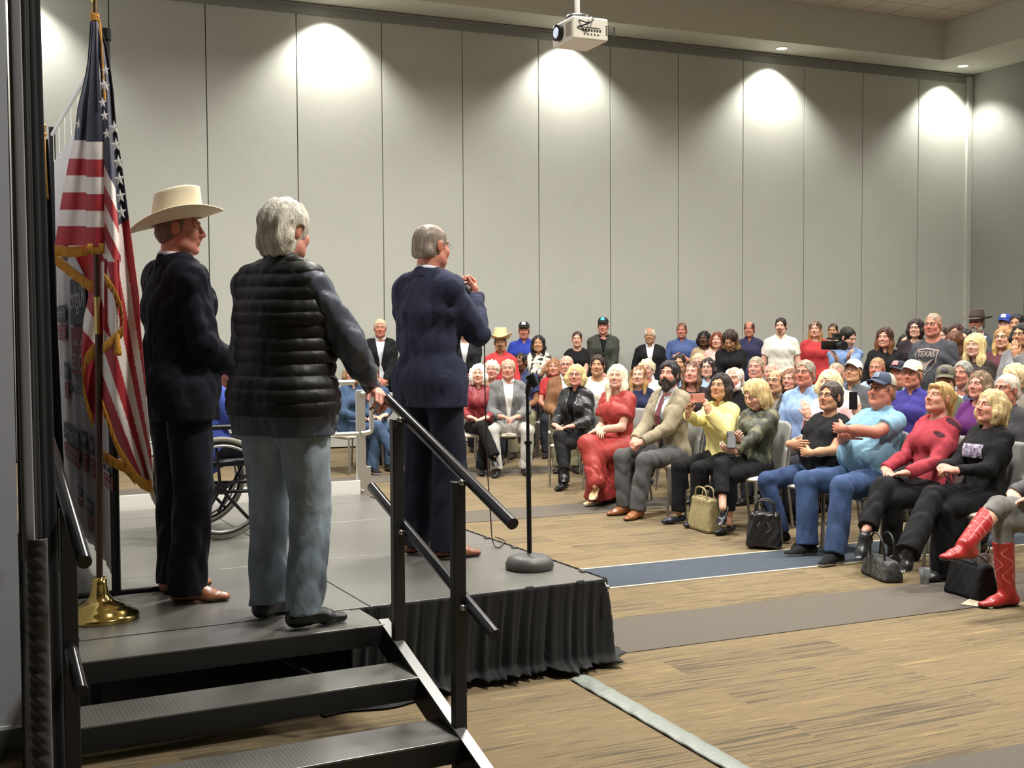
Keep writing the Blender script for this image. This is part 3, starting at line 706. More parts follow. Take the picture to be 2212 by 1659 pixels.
for m_ in (M_cloth, M_satin, M_denim, M_leather):
    for n_ in m_.node_tree.nodes:
        if n_.type == 'BUMP': n_.inputs['Distance'].default_value = .022
RES = {'hero': (.0075, .0034, .0036), 'front': (.0095, .0040, .0045), 'mid': (.013, .0046, .0075), 'far': (.016, .0056, .012)}
MTX = {'cloth': M_cloth, 'satin': M_satin, 'leather': M_leather, 'denim': M_denim}
def tolocal(p, loc, h):
    return tuple(Matrix.Rotation(-h, 3, 'Z') @ (Vector(p)-Vector(loc)))
def CL(c):
    a = L3(c); l = float(a@np.array([.3, .55, .15])); return np.minimum((a*.80+l*.20)*(1.0 if l > .03 else .9), .9)
def skeleton(o):
    st = o['kind'] == 'stand'; zt = o['ztop']; fem = o.get('fem', 0); J = {}
    hs = o.get('hs', .955 if fem else 1.0); J['hs'] = hs
    if st: s = o.get('s', zt/1.755); sl = s; pel = V3(0, 0, .95*s)
    else: s = o.get('s', min(max((zt-.455)/.895, .86), 1.1)); sl = min(max(s, .93), 1.06); pel = V3(0, 0, .455+.095*s)
    le = o.get('lean', .06 if not st else .0); sd = o.get('sway', 0.)
    ud = nrm((math.sin(sd), math.sin(le), math.cos(le)))
    J['s'] = s; J['pel'] = pel; J['ud'] = ud; fw = nrm((0, math.cos(le), -math.sin(le)))
    J['waist'] = pel+ud*.17*s; J['chest'] = pel+ud*.345*s+fw*.01; J['nb'] = pel+ud*.515*s-fw*.012
    tw = o.get('twist', 0.); lat = V3(math.cos(tw), math.sin(tw), 0); lat = nrm(lat-ud*float(lat@ud)); J['lat'] = lat; J['fw'] = np.cross(ud, lat)
    wsh = o.get('wsh', .142 if fem else .165)*s; J['sh'] = [J['nb']-ud*.072*s+lat*wsh*k+ud*o.get('shrug', (0, 0))[i] for i, k in enumerate((-1, 1))]
    hw = .092*s
    J['hip'] = [pel+V3(k*hw, 0, -.03*s) for k in (-1, 1)]
    if st:
        J['an'] = [V3(-.095*s, 0, .09), V3(.095*s, 0, .09)]; J['kn'] = [V3(-.098*s, .025, .50*sl), V3(.098*s, .025, .50*sl)]
        J['toe'] = [V3(-.2, 1, 0), V3(.2, 1, 0)]
    else:
        J['an'] = [V3(-.10, .47*sl, .09), V3(.10, .47*sl, .09)]; J['kn'] = [V3(-.11, .45*sl, .515*sl), V3(.11, .45*sl, .515*sl)]
        J['toe'] = [V3(-.2, 1, 0), V3(.2, 1, 0)]
    lg = o.get('legs')
    if lg == 'crossR':      # right leg over left
        J['kn'][0] = V3(-.07, .45*sl, .505*sl); J['an'][0] = V3(-.03, .40*sl, .09); J['kn'][1] = V3(-.03, .50*sl, .60*sl); J['an'][1] = V3(-.17, .66*sl, .25); J['toe'][1] = V3(-.3, .75, -.55); J['toe'][0] = V3(0, 1, 0)
    elif lg == 'crossL':
        J['kn'][1] = V3(.07, .45*sl, .505*sl); J['an'][1] = V3(.03, .40*sl, .09); J['kn'][0] = V3(.03, .50*sl, .60*sl); J['an'][0] = V3(.17, .66*sl, .25); J['toe'][0] = V3(.3, .75, -.55); J['toe'][1] = V3(0, 1, 0)
    elif lg == 'wide':
        J['kn'] = [V3(-.2, .43*sl, .52*sl), V3(.2, .43*sl, .52*sl)]; J['an'] = [V3(-.17, .5*sl, .09), V3(.17, .42*sl, .09)]
    for k in ('kn', 'an', 'toe'):
        if k in o: J[k] = [V3(*v) if v is not None else J[k][i] for i, v in enumerate(o[k])]
    hy, hp, hr = o.get('head', (0, 0, 0)); M = rotM(hy, hp, hr); J['M'] = M
    J['hc'] = J['nb']+V3(0, .012, .030)*s+ud*.035*s+M@V3(0, .018, .095)*hs
    P = o.get('pose', 'side' if st else 'lap'); zc = J['chest'][2]; q = s; fl = o.get('belly', 0)
    W = {'side': ([(-.27*q, .05, .87*q), (.27*q, .05, .87*q)], [(-.1, .1, -1), (.1, .1, -1)], [(1, 0, 0), (-1, 0, 0)]),
         'clasp': ([(-.075, .24+fl, .93*q), (.075, .25+fl, .95*q)], [(.8, .25, -.45), (-.8, .25, -.45)], [(0, -1, -.2), (0, -1, -.2)]),
         'lap': ([(-.10, .30, pel[2]+.115), (.11, .31, pel[2]+.12)], [(.75, .55, -.12), (-.8, .5, -.12)], [(.1, 0, -1), (0, .1, -1)]),
         'fold': ([(-.11, .27, zc-.12), (.11, .25, zc-.07)], [(.97, -.1, .0), (-.97, -.12, .05)], [(0, -1, -.1), (0, -1, -.1)]),
         'knees': ([(-.12, .33, pel[2]+.13), (.12, .33, pel[2]+.13)], [(-.1, .9, -.3), (.1, .9, -.3)], [(0, -.2, -1), (0, -.2, -1)]),
         'phone': ([(-.055, .36, J['nb'][2]+.03), (.075, .35, J['nb'][2]+.02)], [(.15, .1, 1), (-.15, .1, 1)], [(.75, -.1, 0), (-.75, -.1, 0)]),
         }.get(P)
    if W is None: W = o['hands']
    J['wr'] = [V3(*W[0][0]), V3(*W[0][1])]; J['hd'] = [V3(*W[1][0]), V3(*W[1][1])]; J['hn'] = [V3(*W[2][0]), V3(*W[2][1])]
    if 'wr' in o:
        for i in (0, 1):
            if o['wr'][i] is not None: J['wr'][i] = V3(*o['wr'][i])
    if 'wworld' in o:
        for i in (0, 1):
            if o['wworld'][i] is not None: J['wr'][i] = np.array(tolocal(o['wworld'][i], o['_loc'], o['_h']))
    J['el'] = [None, None]; poles = o.get('poles', [(-.45, -.35, -1), (.45, -.35, -1)])
    for i in (0, 1):
        J['el'][i], J['wr'][i] = ik(J['sh'][i], J['wr'][i], .285*s, .255*s, poles[i])
    return J
def torso_prims(F, J, o, g, down=True, up=True):
    s = J['s']; w = o.get('w', 1.); lat = J['lat']; fw = J['fw']; X = V3(1, 0, 0); fem = o.get('fem', 0); st = o['kind'] == 'stand'
    px_ = J['pel']; wf = 1.0
    if down:
        F.add(cap(px_+X*-.055*s*w, px_+X*.055*s*w, (.100*w)*s+g, (.100*w)*s+g), .03)
        F.add(cap(px_-V3(0, .01, .05*s)+X*-.05*s, px_-V3(0, .01, .05*s)+X*.05*s, .1*w*s+g, .1*w*s+g), .04)
    F.add(cap(J['pel']+J['ud']*.03, J['waist'], .098*w*s+g, (.092-.008*fem)*w*s+g, X, 1.33), .04)
    F.add(cap(J['waist'], J['chest'], (.092-.008*fem)*w*s+g, .108*(.5+.5*w)*s+g, lat, 1.36), .04)
    if up:
        F.add(cap(J['chest'], J['nb']-J['ud']*.035*s, .108*(.5+.5*w)*s+g, .050*s+g*.7, lat, 1.5), .05)
        F.add(cap(J['sh'][0]*.88+J['sh'][1]*.12, J['sh'][1]*.88+J['sh'][0]*.12, .050*s+g, .050*s+g), .05)
        for k in (0, 1): F.add(cap(J['nb']+J['ud']*.012*s+(J['sh'][k]-J['nb'])*.18, J['sh'][k]*.8+J['nb']*.2+J['ud']*.018*s, .034*s+g*.6, .036*s+g), .03)
    if o.get('belly'):
        b = o['belly']; F.add(ell(J['waist']+fw*b*.72+V3(0, 0, -.01), (.150*w*s+g, .09*s+b*.7+g, .14*s+g)), .05)
    if fem and o.get('bust', 1):
        for k in (-1, 1): F.add(cap(J['chest']+lat*k*.062*s+fw*.075*s-J['ud']*.01, J['chest']+lat*k*.064*s+fw*.085*s-J['ud']*.02, .047*s+g, .045*s+g), .04)
def person(label, loc, heading, **o):
    res = o.get('res', 'mid'); rc, rh, rn = RES[res]; o['_loc'] = Vector(loc); o['_h'] = heading; J = skeleton(o); s = J['s']; hs = J['hs']; fem = o.get('fem', 0); w = o.get('w', 1.)
    root = empty('person', loc, heading, label, 'person', o.get('group'))
    skin = L3(SK.get(o.get('skin', 'fair'), o.get('skin')))*.88; hc = J['hc']; M = J['M']; nb = J['nb']; ud = J['ud']; fw = J['fw']; lat = J['lat']
    top = o.get('top', ('tee', (90, 90, 90))); tk = top[0]; tcol = CL(top[1]); short = tk in ('tee', 'polo', 'puff', 'sleeveless'); sit = o['kind'] == 'sit'
    seed = (hash(label) % 1000)/77. if False else sum(map(ord, label)) % 97/7.
    # ---- skin body, one continuous surface
    allp = np.array([J['pel'], nb, hc, *J['sh'], *J['el'], *J['wr'], *J['kn'], *J['an'], *J['hip']]); lo = allp.min(0)-.20; hi = allp.max(0)+.20; lo[2] = max(lo[2], -.02); hi[2] = max(hc[2]+.16, hi[2]-.12)
    fine = [(hc-.135, hc+.145, rh)]
    hb = []
    for i in (0, 1):
        c = J['wr'][i]+nrm(J['hd'][i])*.08; fine.append((c-.115, c+.115, rn)); hb.append(c)
    F = Field(lo, hi, min(.02, rc*1.7), fine)
    torso_prims(F, J, o, -.014)
    for i in (0, 1):
        aw = .5+.5*w
        F.add(cap(J['sh'][i], J['el'][i], .047*s*aw, .038*s*aw), .03)
        F.add(cap(J['el'][i], J['el'][i]*.35+J['wr'][i]*.65, .040*s*aw, .034*s*aw), .02); F.add(cap(J['el'][i]*.45+J['wr'][i]*.55, J['wr'][i], .034*s*aw, .0235*s), .02)
        F.add(cap(J['hip'][i], J['kn'][i], .078*s*w, .05*s), .03); F.add(cap(J['kn'][i], J['an'][i], .05*s, .033*s), .02); F.add(cap(J['kn'][i]*.7+J['an'][i]*.3-V3(0, .015, 0), J['kn'][i]*.4+J['an'][i]*.6-V3(0, .01, 0), .052*s, .04*s), .03)
        cu = o.get('curl', (.35, .35))[i]; th = o.get('thumb', (.5, .5))[i]
        hd, hn = nrm(J['hd'][i]), nrm(J['hn'][i]); sd = np.cross(hn, hd)*(1 if i == 0 else -1)
        if 'tdir' in o and o['tdir'][i] is not None: sd = V3(*o['tdir'][i])
        hand_prims(F, J['wr'][i], hd, hn, sd, o.get('handscale', .9 if fem else 1.), cu, thumb=th)
    nk = hc+M@V3(0, -.022, -.065)*hs
    F.add(cap(nb-ud*.03, nk, (.060-.010*fem)*(.6+.4*w)*s, (.056-.010*fem)*(.7+.3*o.get('facefat', 1)), lat, 1.1), .03)
    head_field(F, hc, M, hs, o)
    V, Q = F.mesh(); cols = face_cols(V, hc, M, hs, skin, o)
    if o.get('socks'):
        m = (V[:, 2] < .30); cols[m] = L3(o['socks'])
    mesh_obj('body', V, Q, M_skin, root, cols)
    T = lambda p: hc+M@(np.asarray(p, float)*hs)
    # ---- hair and beard
    hst = o.get('hair', 'short'); hcol = L3(o.get('hairc', (80, 60, 45)))
    if hst not in ('none',):
        hl = .19 if hst not in ('long', 'bob', 'shag') else .2+o.get('hlen', .30)
        A = Field(hc+V3(-.17, -.2, -hl), hc+V3(.17, .16, .17), rh*1.25); hair_prims(hst, A, hc, M, hs, o); V, Q = A.mesh()
        P = ((V-hc)@M)/hs; cc = np.tile(hcol, (len(V), 1))
        st_ = np.sin(P[:, 0]*190+np.sin(P[:, 2]*30+P[:, 1]*40)*1.6)*.5+np.sin(P[:, 1]*170+P[:, 2]*22)*.5
        cc = cc*(1+.16*st_[:, None])
        if 'hairc2' in o:
            m = np.clip((-P[:, 2]+o.get('ombre', .0))/.12+.2*st_, 0, 1)[:, None]; cc = cc*(1-m)+L3(o['hairc2'])*m
        mesh_obj('hair', V, Q, M_hair, root, np.clip(cc, 0, 1))
    if o.get('beard'):
        A = Field(hc+V3(-.1, -.02, -.24), hc+V3(.1, .14, .02), rh*1.1); bl = o['beard']
        g = lambda f: frame(lambda x, y, z: f[0](x/f4(hs), y/f4(hs), z/f4(hs))*f4(hs), hc, M, f[1]*hs, f[2]*hs)
        A.add(g(cap((-.044, .038, -.082), (.044, .038, -.082), .031, .031)), .02); A.add(g(cap((0, .058, -.09), (0, .062, -.10-bl*.6), .040, .030+bl*.15)), .02)
        for sx in (-1, 1): A.add(g(cap((sx*.064, .010, -.028), (sx*.052, .036, -.082), .013, .027)), .015); A.add(g(cap((0, .103, -.049), (sx*.030, .086, -.068), .0075, .009)), .01)
        A.sub(g(ell((0, .118, -.068), (.017, .03, .006))), .003); A.sub(g(ell((0, .085, -.012), (.047, .06, .031))), .01)
        A.disp(lambda X, Y, Z: f4(.003)*wav(X, Y, Z, 210, 4, (1, 1, .4))); V, Q = A.mesh()
        P = (V-hc)@M; cc = np.tile(L3(o.get('beardc', o.get('hairc', (60, 50, 40)))), (len(V), 1))*(1+.15*np.sin(P[:, 0]*260)[:, None]*np.ones(3))
        mesh_obj('beard', V, Q, M_hair, root, cc)
    # ---- trousers or skirt
    st_ = o['kind'] == 'stand'
    bk = o.get('bottom', ('trousers', (40, 42, 50))); bcol = CL(bk[1]); bm = MTX[bk[2] if len(bk) > 2 else 'cloth']; g = .016
    if bk[0] != 'none':
        aj = np.array([J['pel'], *J['hip'], *J['kn'], *J['an']]); A = Field(aj.min(0)-.19, np.maximum(aj.max(0)+.15, J['pel']+.2), rc)
        px_ = J['pel']; X = V3(1, 0, 0)
        A.add(cap(px_-X*.055*s*w, px_+X*.055*s*w, .1*w*s+g*.6, .1*w*s+g*.6), .03); A.add(cap(px_-V3(0, 0, .05*s)-X*.05*s, px_-V3(0, 0, .05*s)+X*.05*s, .1*w*s+g*.6, .1*w*s+g*.6), .04)
        A.add(cap(px_, J['waist']-ud*.04, .098*w*s+g*.3, .09*w*s+g*.3, X, 1.3), .03)
        lg = o.get('legw', 1.); hem = o.get('hem', .035)
        if bk[0] in ('trousers', 'wide'):
            wd = 1.3 if bk[0] == 'wide' else 1.
            for i in (0, 1):
                hp, kn, an = J['hip'][i], J['kn'][i], J['an'][i]; sd = nrm(an-kn)
                A.add(cap(hp, kn, (.086*w*s+g*.6), (.062*s+g)*(.4+.6*lg)), .03)
                A.add(cut(cap(kn, an+sd*.09, (.060*s+g)*(.4+.6*lg)*wd**.3, (.046*s+g*1.3)*lg*wd), an+sd*(.05-hem), sd), .012)
        if bk[0] == 'gown':
            for i in (0, 1):
                hp, kn, an = J['hip'][i], J['kn'][i], J['an'][i]; A.add(cap(hp, kn, .10*w*s+g, .078*s+g), .05)
                if an[2] < .15: A.add(cap(kn, an+V3(-.02, -.02, -.16), .080*s, .125*s), .06)
                else: A.add(cut(cap(kn, an+V3(.02, -.05, .02), .082*s, .085*s), an+nrm(an-kn)*.01, an-kn), .05)
            A.add(cap((J['hip'][0]+J['hip'][1])/2+V3(0, .12, -.02), V3(.02, .30, -.06), .13, .15), .09)
        def dz(X_, Y_, Z_):
            return f4(.010 if res == 'hero' else (.002 if bk[0] == 'gown' else .009))*crease(X_, Y_, Z_, 42, seed % 5+1, (1, 1, 1.2))*(f4(1) if not st_ else np.clip(f4(1.25)-Z_, f4(.45), f4(1.2)))+f4(.0012)*wav(X_, Y_, Z_, 40, seed+2)
        if bk[0] == 'gown': A.disp(lambda X_, Y_, Z_: f4(.016)*crease(X_, Y_, Z_, 80, 2, (1, 1, .05))*np.clip((f4(.60)-Z_)/f4(.25), f4(.1), 1))
        A.disp(dz)
        if bk[0] == 'gown':
            f = half(V3(0, .4, hem+.02), (0, .0, -1), 1.); A.sub(f, .003)
        V, Q = A.mesh()
        cc = np.tile(bcol, (len(V), 1))
        if bk[2:3] == ('denim',):
            f = np.clip((np.sin(V[:, 2]*55+V[:, 0]*30)+np.sin(V[:, 2]*23+V[:, 1]*40+1))*.5, -1, 1)[:, None]; cc = cc*(1+.10*f)
            if o.get('fade'):
                for i in (0, 1):
                    for c, r in ((J['kn'][i]*.5+J['hip'][i]*.5, .13), (J['kn'][i], .10)):
                        m = np.exp(-((V-c)**2).sum(1)/(r*r))[:, None]; cc = cc*(1-m*.45)+L3(o['fade'])*m*.45
        if 'botpat' in o: cc = o['botpat'](V, cc, J)
        mesh_obj('trousers' if bk[0] != 'gown' else 'skirt', V, Q, bm, root, np.clip(cc, 0, 1))
    # ---- shoes
    sh = o.get('shoes', ('shoe', (30, 27, 25)))
    if sh[0] != 'none':
        for i in (0, 1):
            an = J['an'][i]; t = nrm(J['toe'][i]); shin = nrm(J['kn'][i]-an); z = nrm(V3(0, 0, 1)-t*t[2]) if abs(t[2]) < .8 else nrm(shin-t*float(shin@t)); x = np.cross(t, z); R = np.stack([x, t, z], 1); fs = o.get('foot', .92 if fem else 1.02); fs2 = fs
            A = Field(an-V3(.2, .2, .12), an+V3(.2, .2, .06 if sh[0] not in ('boot', 'tallboot', 'ankle') else (.16 if sh[0] != 'tallboot' else .36)), (.0055 if res == 'hero' or o.get('stitch') else min(rc, .011)))
            g2 = lambda f: frame(lambda a, b, c: f[0](a/f4(fs), b/f4(fs), c/f4(fs))*f4(fs), an, R, f[1]*fs, f[2]*fs)
            lx = (1, 0, 0); hl = sh[0] == 'heel'
            A.add(g2(cap((0, -.048, -.052), (0, .09, -.06), .031, .031, lx, 1.15)), .012); A.add(g2(cap((0, .085, -.064), (0, .165 if sh[0] != 'pointed' else .185, -.069), .030, .020, lx, 1.45)), .02)
            if sh[0] == 'sandal': A.sub(g2(ell((0, .06, -.03), (.03, .1, .035))), .006)
            if sh[0] not in ('heel', 'flat', 'sandal'): A.add(g2(cap((0, -.012, .0), (0, -.03, -.045), .040, .040)), .02); A.add(g2(cap((0, .02, -.03), (0, .09, -.058), .036, .03, lx, 1.1)), .02)
            if sh[0] in ('boot', 'ankle', 'tallboot'):
                hgt = {'ankle': .07, 'boot': .12, 'tallboot': .30}[sh[0]]; A.add(cap(an-shin*.01, an+shin*hgt, .046*fs, (.05 if sh[0] != 'tallboot' else .062)*fs), .02); A.sub(half(an+shin*(hgt+.0), shin, .12 if sh[0] != 'tallboot' else .10), .002)
            if sh[0] in ('flat', 'heel'): A.sub(g2(ell((0, .01, .0), (.034, .085, .055))), .004)
            hb_ = lambda f: g2(f)
            f = half((0, 0, -.087), (0, 0, -1), .3); A.sub(frame(f[0], an, R, np.array((-.1, -.12, -.2)), np.array((.1, .26, .0))), .001)
            if sh[0] in ('boot', 'tallboot', 'ankle', 'heel', 'pointed', 'dress'):
                A.sub(g2(cap((-.1, .045, -.093), (.1, .045, -.093), .016, .016, (0, 1, 0), 1.9)), .002)
            V, Q = A.mesh()
            if len(V) == 0: continue
            pl = (V-an)@R; cc = np.tile(L3(sh[1]), (len(V), 1))
            if len(sh) > 2: cc[pl[:, 2] < -.069*fs] = L3(sh[2])
            if o.get('stitch'):
                hgt_ = (V-an)@shin; ang = np.arctan2((V-an)@x, (V-an)@t); mk = (np.abs(np.sin(ang*3+1.6*np.sin(hgt_*46))) < .17) & (hgt_ > .05) & (hgt_ < .27); cc[mk] = L3((206, 120, 108))
            so = mesh_obj('shoe' if 'boot' not in sh[0] else 'boot', V, Q, M_leather if sh[0] not in ('sneaker',) else M_cloth, root, cc)
            if o.get('bootstitch'): o['bootstitch'](so, V, an, R, shin)
    # ---- upper garment
    def garment(name, kind, col, g, m, gs=None, hemz=None, opening=0, vneck=0, pat=None, neckr=.062, sleeve=None, collar=None, dispf=None, rcg=None):
        gs = g if gs is None else gs; aj = np.array([J['pel'], nb+ud*.05, *J['sh'], *J['el'], *J['wr']]); A = Field(aj.min(0)-.21, aj.max(0)+.16, rcg or rc)
        hz = hemz if hemz is not None else (J['pel'][2]-(.10 if not sit else .02)); A_lo = hz
        torso_prims(A, J, dict(o, w=w), g)
        if not sit:
            A.add(cap(J['pel']-V3(.05*s*w, 0, 0), J['pel']+V3(.05*s*w, 0, 0), .103*w*s+g+.006, .103*w*s+g+.006), .03)
            for i in (0, 1): A.add(cap(J['hip'][i], V3(J['hip'][i][0]*.95, J['hip'][i][1], hz-.06), .094*w*s+g+.008, .092*w*s+g+.012), .05)
        sl = sleeve if sleeve is not None else ('none' if kind == 'sleeveless' else ('short' if kind in ('tee', 'polo', 'puff') else 'long')); aw = .5+.5*w
        for i in (0, 1):
            S0, E0, W0 = J['sh'][i], J['el'][i], J['wr'][i]
            if sl == 'long':
                A.add(cap(S0, E0, .050*s*aw+gs, .043*s*aw+gs), .028); ce = W0-nrm(W0-E0)*o.get('cuff', .0)
                A.add(cut(cap(E0, ce+nrm(W0-E0)*.05, .044*s*aw+gs, .029*s+gs*.8), ce, W0-E0), .018)
            elif sl == 'short':
                fr_ = o.get('slen', .62); A.add(cut(cap(S0, S0*(1-fr_)+E0*fr_+nrm(E0-S0)*.05, .050*s*aw+gs, (.048 if kind != 'puff' else .072)*s*aw+gs), S0*(1-fr_)+E0*fr_, E0-S0), .03)
        fz = f4(o.get('wrk', .008))
        A.disp(lambda X, Y, Z: fz*f4(.35)*wav(X, Y, Z, 24, seed)+fz*crease(X, Y, Z, 46, seed % 5+1)+(fz*f4(.5)*crease(X, Y, Z, 90, seed % 5+2) if res in ('hero', 'front') else 0))
        if dispf: A.disp(dispf)
        f = half((0, 0, hz), (0, 0, -1), 3.); 
        if not sit: A.sub((f[0], V3(-.45, -.45, hz-.25), V3(.45, .45, hz+.01)), .002)
        elif hz > .1:
            kmid = (J['kn'][0]+J['kn'][1])/2
        # neck hole
        A.sub(cap(nb+ud*.022+fw*.018, nb+ud*.20+fw*.03, neckr*s, neckr*1.25*s, lat, 1.12), .006)
        if vneck: A.sub(cap(nb+ud*.06+fw*.09, nb-ud*vneck+fw*.135, .045*s, .004, None), .008)
        if collar:
            c0_ = nb+ud*.008; ax = nrm(ud*.9+fw*.22); R0 = (.062-.008*fem)*s*(.6+.4*w); ch = collar
            def cfn(X, Y, Z):
                x, y, z = X-f4(c0_[0]), Y-f4(c0_[1]), Z-f4(c0_[2]); h = x*f4(ax[0])+y*f4(ax[1])+z*f4(ax[2]); x = x-h*f4(ax[0]); y = y-h*f4(ax[1]); z = z-h*f4(ax[2])
                l = x*f4(lat[0])+y*f4(lat[1])+z*f4(lat[2]); r = np.sqrt(np.maximum(x*x+y*y+z*z-l*l*f4(.18), 0)); fy = x*f4(fw[0])+y*f4(fw[1])+z*f4(fw[2])
                d = np.maximum(np.abs(r-f4(R0)+h*f4(.12))-f4(.0085), np.maximum(h-f4(ch), -h-f4(.03 if not (kind == 'shirt' and tk == 'jacket') else -.004))); wg = f4(.012 if kind != 'jacket' else .052)+np.maximum(h, 0)*f4(.55)
                return np.where(fy > 0, np.maximum(d, wg-np.abs(l)), d)
            A.add((cfn, c0_-.11, c0_+.13), .004)
        if opening:
            a0, zo, wt, wb = opening          # top half width, height fraction where it closes, lower width
            bt = J['pel']+ud*zo*s
            def ofn(X, Y, Z):
                x, y, z = X-f4(bt[0]), Y-f4(bt[1]), Z-f4(bt[2]); h = x*f4(ud[0])+y*f4(ud[1])+z*f4(ud[2]); l = x*f4(lat[0])+y*f4(lat[1])+z*f4(lat[2]); yy = x*f4(fw[0])+y*f4(fw[1])+z*f4(fw[2])
                wv = np.where(h > 0, f4(wb)+h*f4((a0-wb)/(.5-zo)), f4(wb)-h*f4(wt))
                return np.maximum(np.abs(l)-wv, f4(.02)-yy)
            A.sub((ofn, J['pel']-.35, nb+.2), .003)
        V, Q = A.mesh()
        if sit:     # drop cloth that lies over the thighs or sinks below the hips
            c = V[Q].mean(1); keep = (c[:, 2] > hz-.16); Q = Q[keep]
        cc = np.tile(CL(col), (len(V), 1))
        if pat is not None: cc = pat(V, cc, J)
        return mesh_obj(name, V, Q, m, root, np.clip(cc, 0, 1)), V, Q
    tm = MTX[top[2]] if len(top) > 2 else M_cloth; pat = o.get('pat'); G = None
    if tk == 'jacket':
        G = garment('jacket', 'jacket', top[1], .026, tm, .019, hemz=o.get('hemz', J['pel'][2]-(.17 if not sit else .05)), opening=o.get('opening', (.062, .20, .35, .008)), pat=pat, neckr=o.get('neckr', .066), collar=o.get('collar', .022), dispf=o.get('dispf'))
        garment('shirt', 'shirt', o.get('under', (225, 225, 225)), .006, M_cloth, .004, collar=.036, sleeve=o.get('undersleeve', 'none'), neckr=.055, pat=o.get('underpat'))
        # lapels
        if res in ('hero', 'front', 'mid') and o.get('lapels', 1):
            bv = BVHTree.FromPolygons([tuple(v) for v in G[1]], [tuple(q) for q in G[2]]); bt = J['pel']+ud*.20*s
            for sx in (-1, 1):
                pts = [(nb+lat*sx*.058*s+ud*.02), (nb+lat*sx*.10*s-ud*.075*s), (nb+lat*sx*.078*s-ud*.105*s), (bt+lat*sx*.014+ud*.0), (bt+lat*sx*.01+ud*.06), (nb+lat*sx*.05*s-ud*.06*s)]
                vs = []
                for p in pts:
                    src = Vector(p+fw*.4); h = bv.ray_cast(src, Vector(-fw)); vs.append((h[0]+Vector(fw)*.006) if h[0] is not None and (h[0]-Vector(p)).length < .25 else Vector(p+fw*.12))
                MB().add(vs, [(0, 1, 2), (0, 2, 5), (5, 2, 3), (5, 3, 4)], 0, False).build('lapel', lap_mat(top[1]), root, solid=.004)
        if o.get('tie'):
            MB().add([nb+fw*.088*s+lat*.012-ud*.02, nb+fw*.088*s-lat*.012-ud*.02, nb+fw*.105*s+lat*.02-ud*.05, nb+fw*.105*s-lat*.02-ud*.05, J['chest']+fw*.152*s+lat*.028-ud*.02, J['chest']+fw*.152*s-lat*.028-ud*.02, J['waist']+fw*(.14*s+o.get('belly', 0))+lat*.036, J['waist']+fw*(.14*s+o.get('belly', 0))-lat*.036, J['waist']+fw*(.135*s+o.get('belly', 0))-ud*.10], [(0, 1, 3, 2), (2, 3, 5, 4), (4, 5, 7, 6), (6, 7, 8)]).build('necktie', mat('tie_%d_%d_%d' % o['tie'], o['tie'], rough=.6, var=.4, vscale=90), root, solid=.006)
    elif tk == 'vest':
        garment('shirt', 'shirt', top[1], .014, M_satin, .016, hemz=J['pel'][2]-.17, collar=.02, pat=pat)
        q = .052
        def qd(X, Y, Z):
            return f4(.006)-f4(.010)*np.abs(np.sin(Z*f4(PI/q)+f4(.10)*np.sin(X*f4(9))))**f4(.5)+f4(.0006)*wav(X, Y, Z, 120, 2, (1, 1, .3))
        o['wrk'] = .0012; G = garment('quilted_vest', 'sleeveless', o['vestcol'], .034, MTX['satin'], hemz=J['pel'][2]-.085, sleeve='none', collar=.055, dispf=qd, neckr=.05, rcg=.0065)
    elif tk == 'shirt': G = garment('shirt', 'shirt', top[1], .015, tm, .012, hemz=o.get('hemz'), collar=.044, vneck=o.get('vneck', .02), pat=pat, dispf=o.get('dispf'))
    elif tk == 'polo': G = garment('polo_shirt', 'polo', top[1], .015, tm, .014, collar=.042, vneck=.05, pat=pat, hemz=o.get('hemz'))
    elif tk == 'tee': G = garment('t_shirt', 'tee', top[1], .014, tm, .012, vneck=o.get('vneck', 0), pat=pat, neckr=o.get('neckr', .068), hemz=o.get('hemz'))
    elif tk == 'sweater': G = garment('sweater', 'sweater', top[1], .017, tm, .013, vneck=o.get('vneck', 0), pat=pat, collar=o.get('collar'), neckr=o.get('neckr', .066), hemz=o.get('hemz'))
    elif tk == 'puff': G = garment('dress_bodice', 'puff', top[1], .015, tm, .020, vneck=.11, pat=pat, neckr=.064)
    elif tk == 'sleeveless': G = garment('vest_top', 'sleeveless', top[1], .014, tm, .0, vneck=.09, pat=pat, neckr=.075)
    # ---- glasses and hats
    gl = o.get('glasses')
    if gl:
        m = M_glassf if gl == 'dark' else M_wire; r = .0017 if gl == 'dark' else .0011; b = MB()
        for sx in (-1, 1):
            ring = [T((sx*.032+.021*math.cos(a)*(1 if gl != 'x' else 1), .0935-.006*abs(math.cos(a)) if True else 0, .0+.0165*math.sin(a))) for a in np.linspace(0, 2*PI, 17)[:-1]]
            b.tube(ring, r, 6, closed=True); b.tube([T((sx*.053, .088, .006)), T((sx*.074, .06, .006)), T((sx*.080, .0, .004)), T((sx*.078, -.02, -.008))], r, 6)
        b.tube([T((-.011, .096, .003)), T((0, .100, .006)), T((.011, .096, .003))], r, 6); b.build('glasses', m, root)
    if o.get('hat'): hat(o['hat'], root, T, M, hs, o)
    if o.get('earring'):
        for sx in (-1, 1): MB().sphere(T((sx*.082, .0, -.045)), .005*hs, 5).build('earring', M_wire, root)
    return root, J, G
def lap_mat(c): 
    c2 = tuple(max(0, min(255, int(v*.92+3))) for v in c); return mat('lapel_%d_%d_%d' % c2, c2, rough=.8)
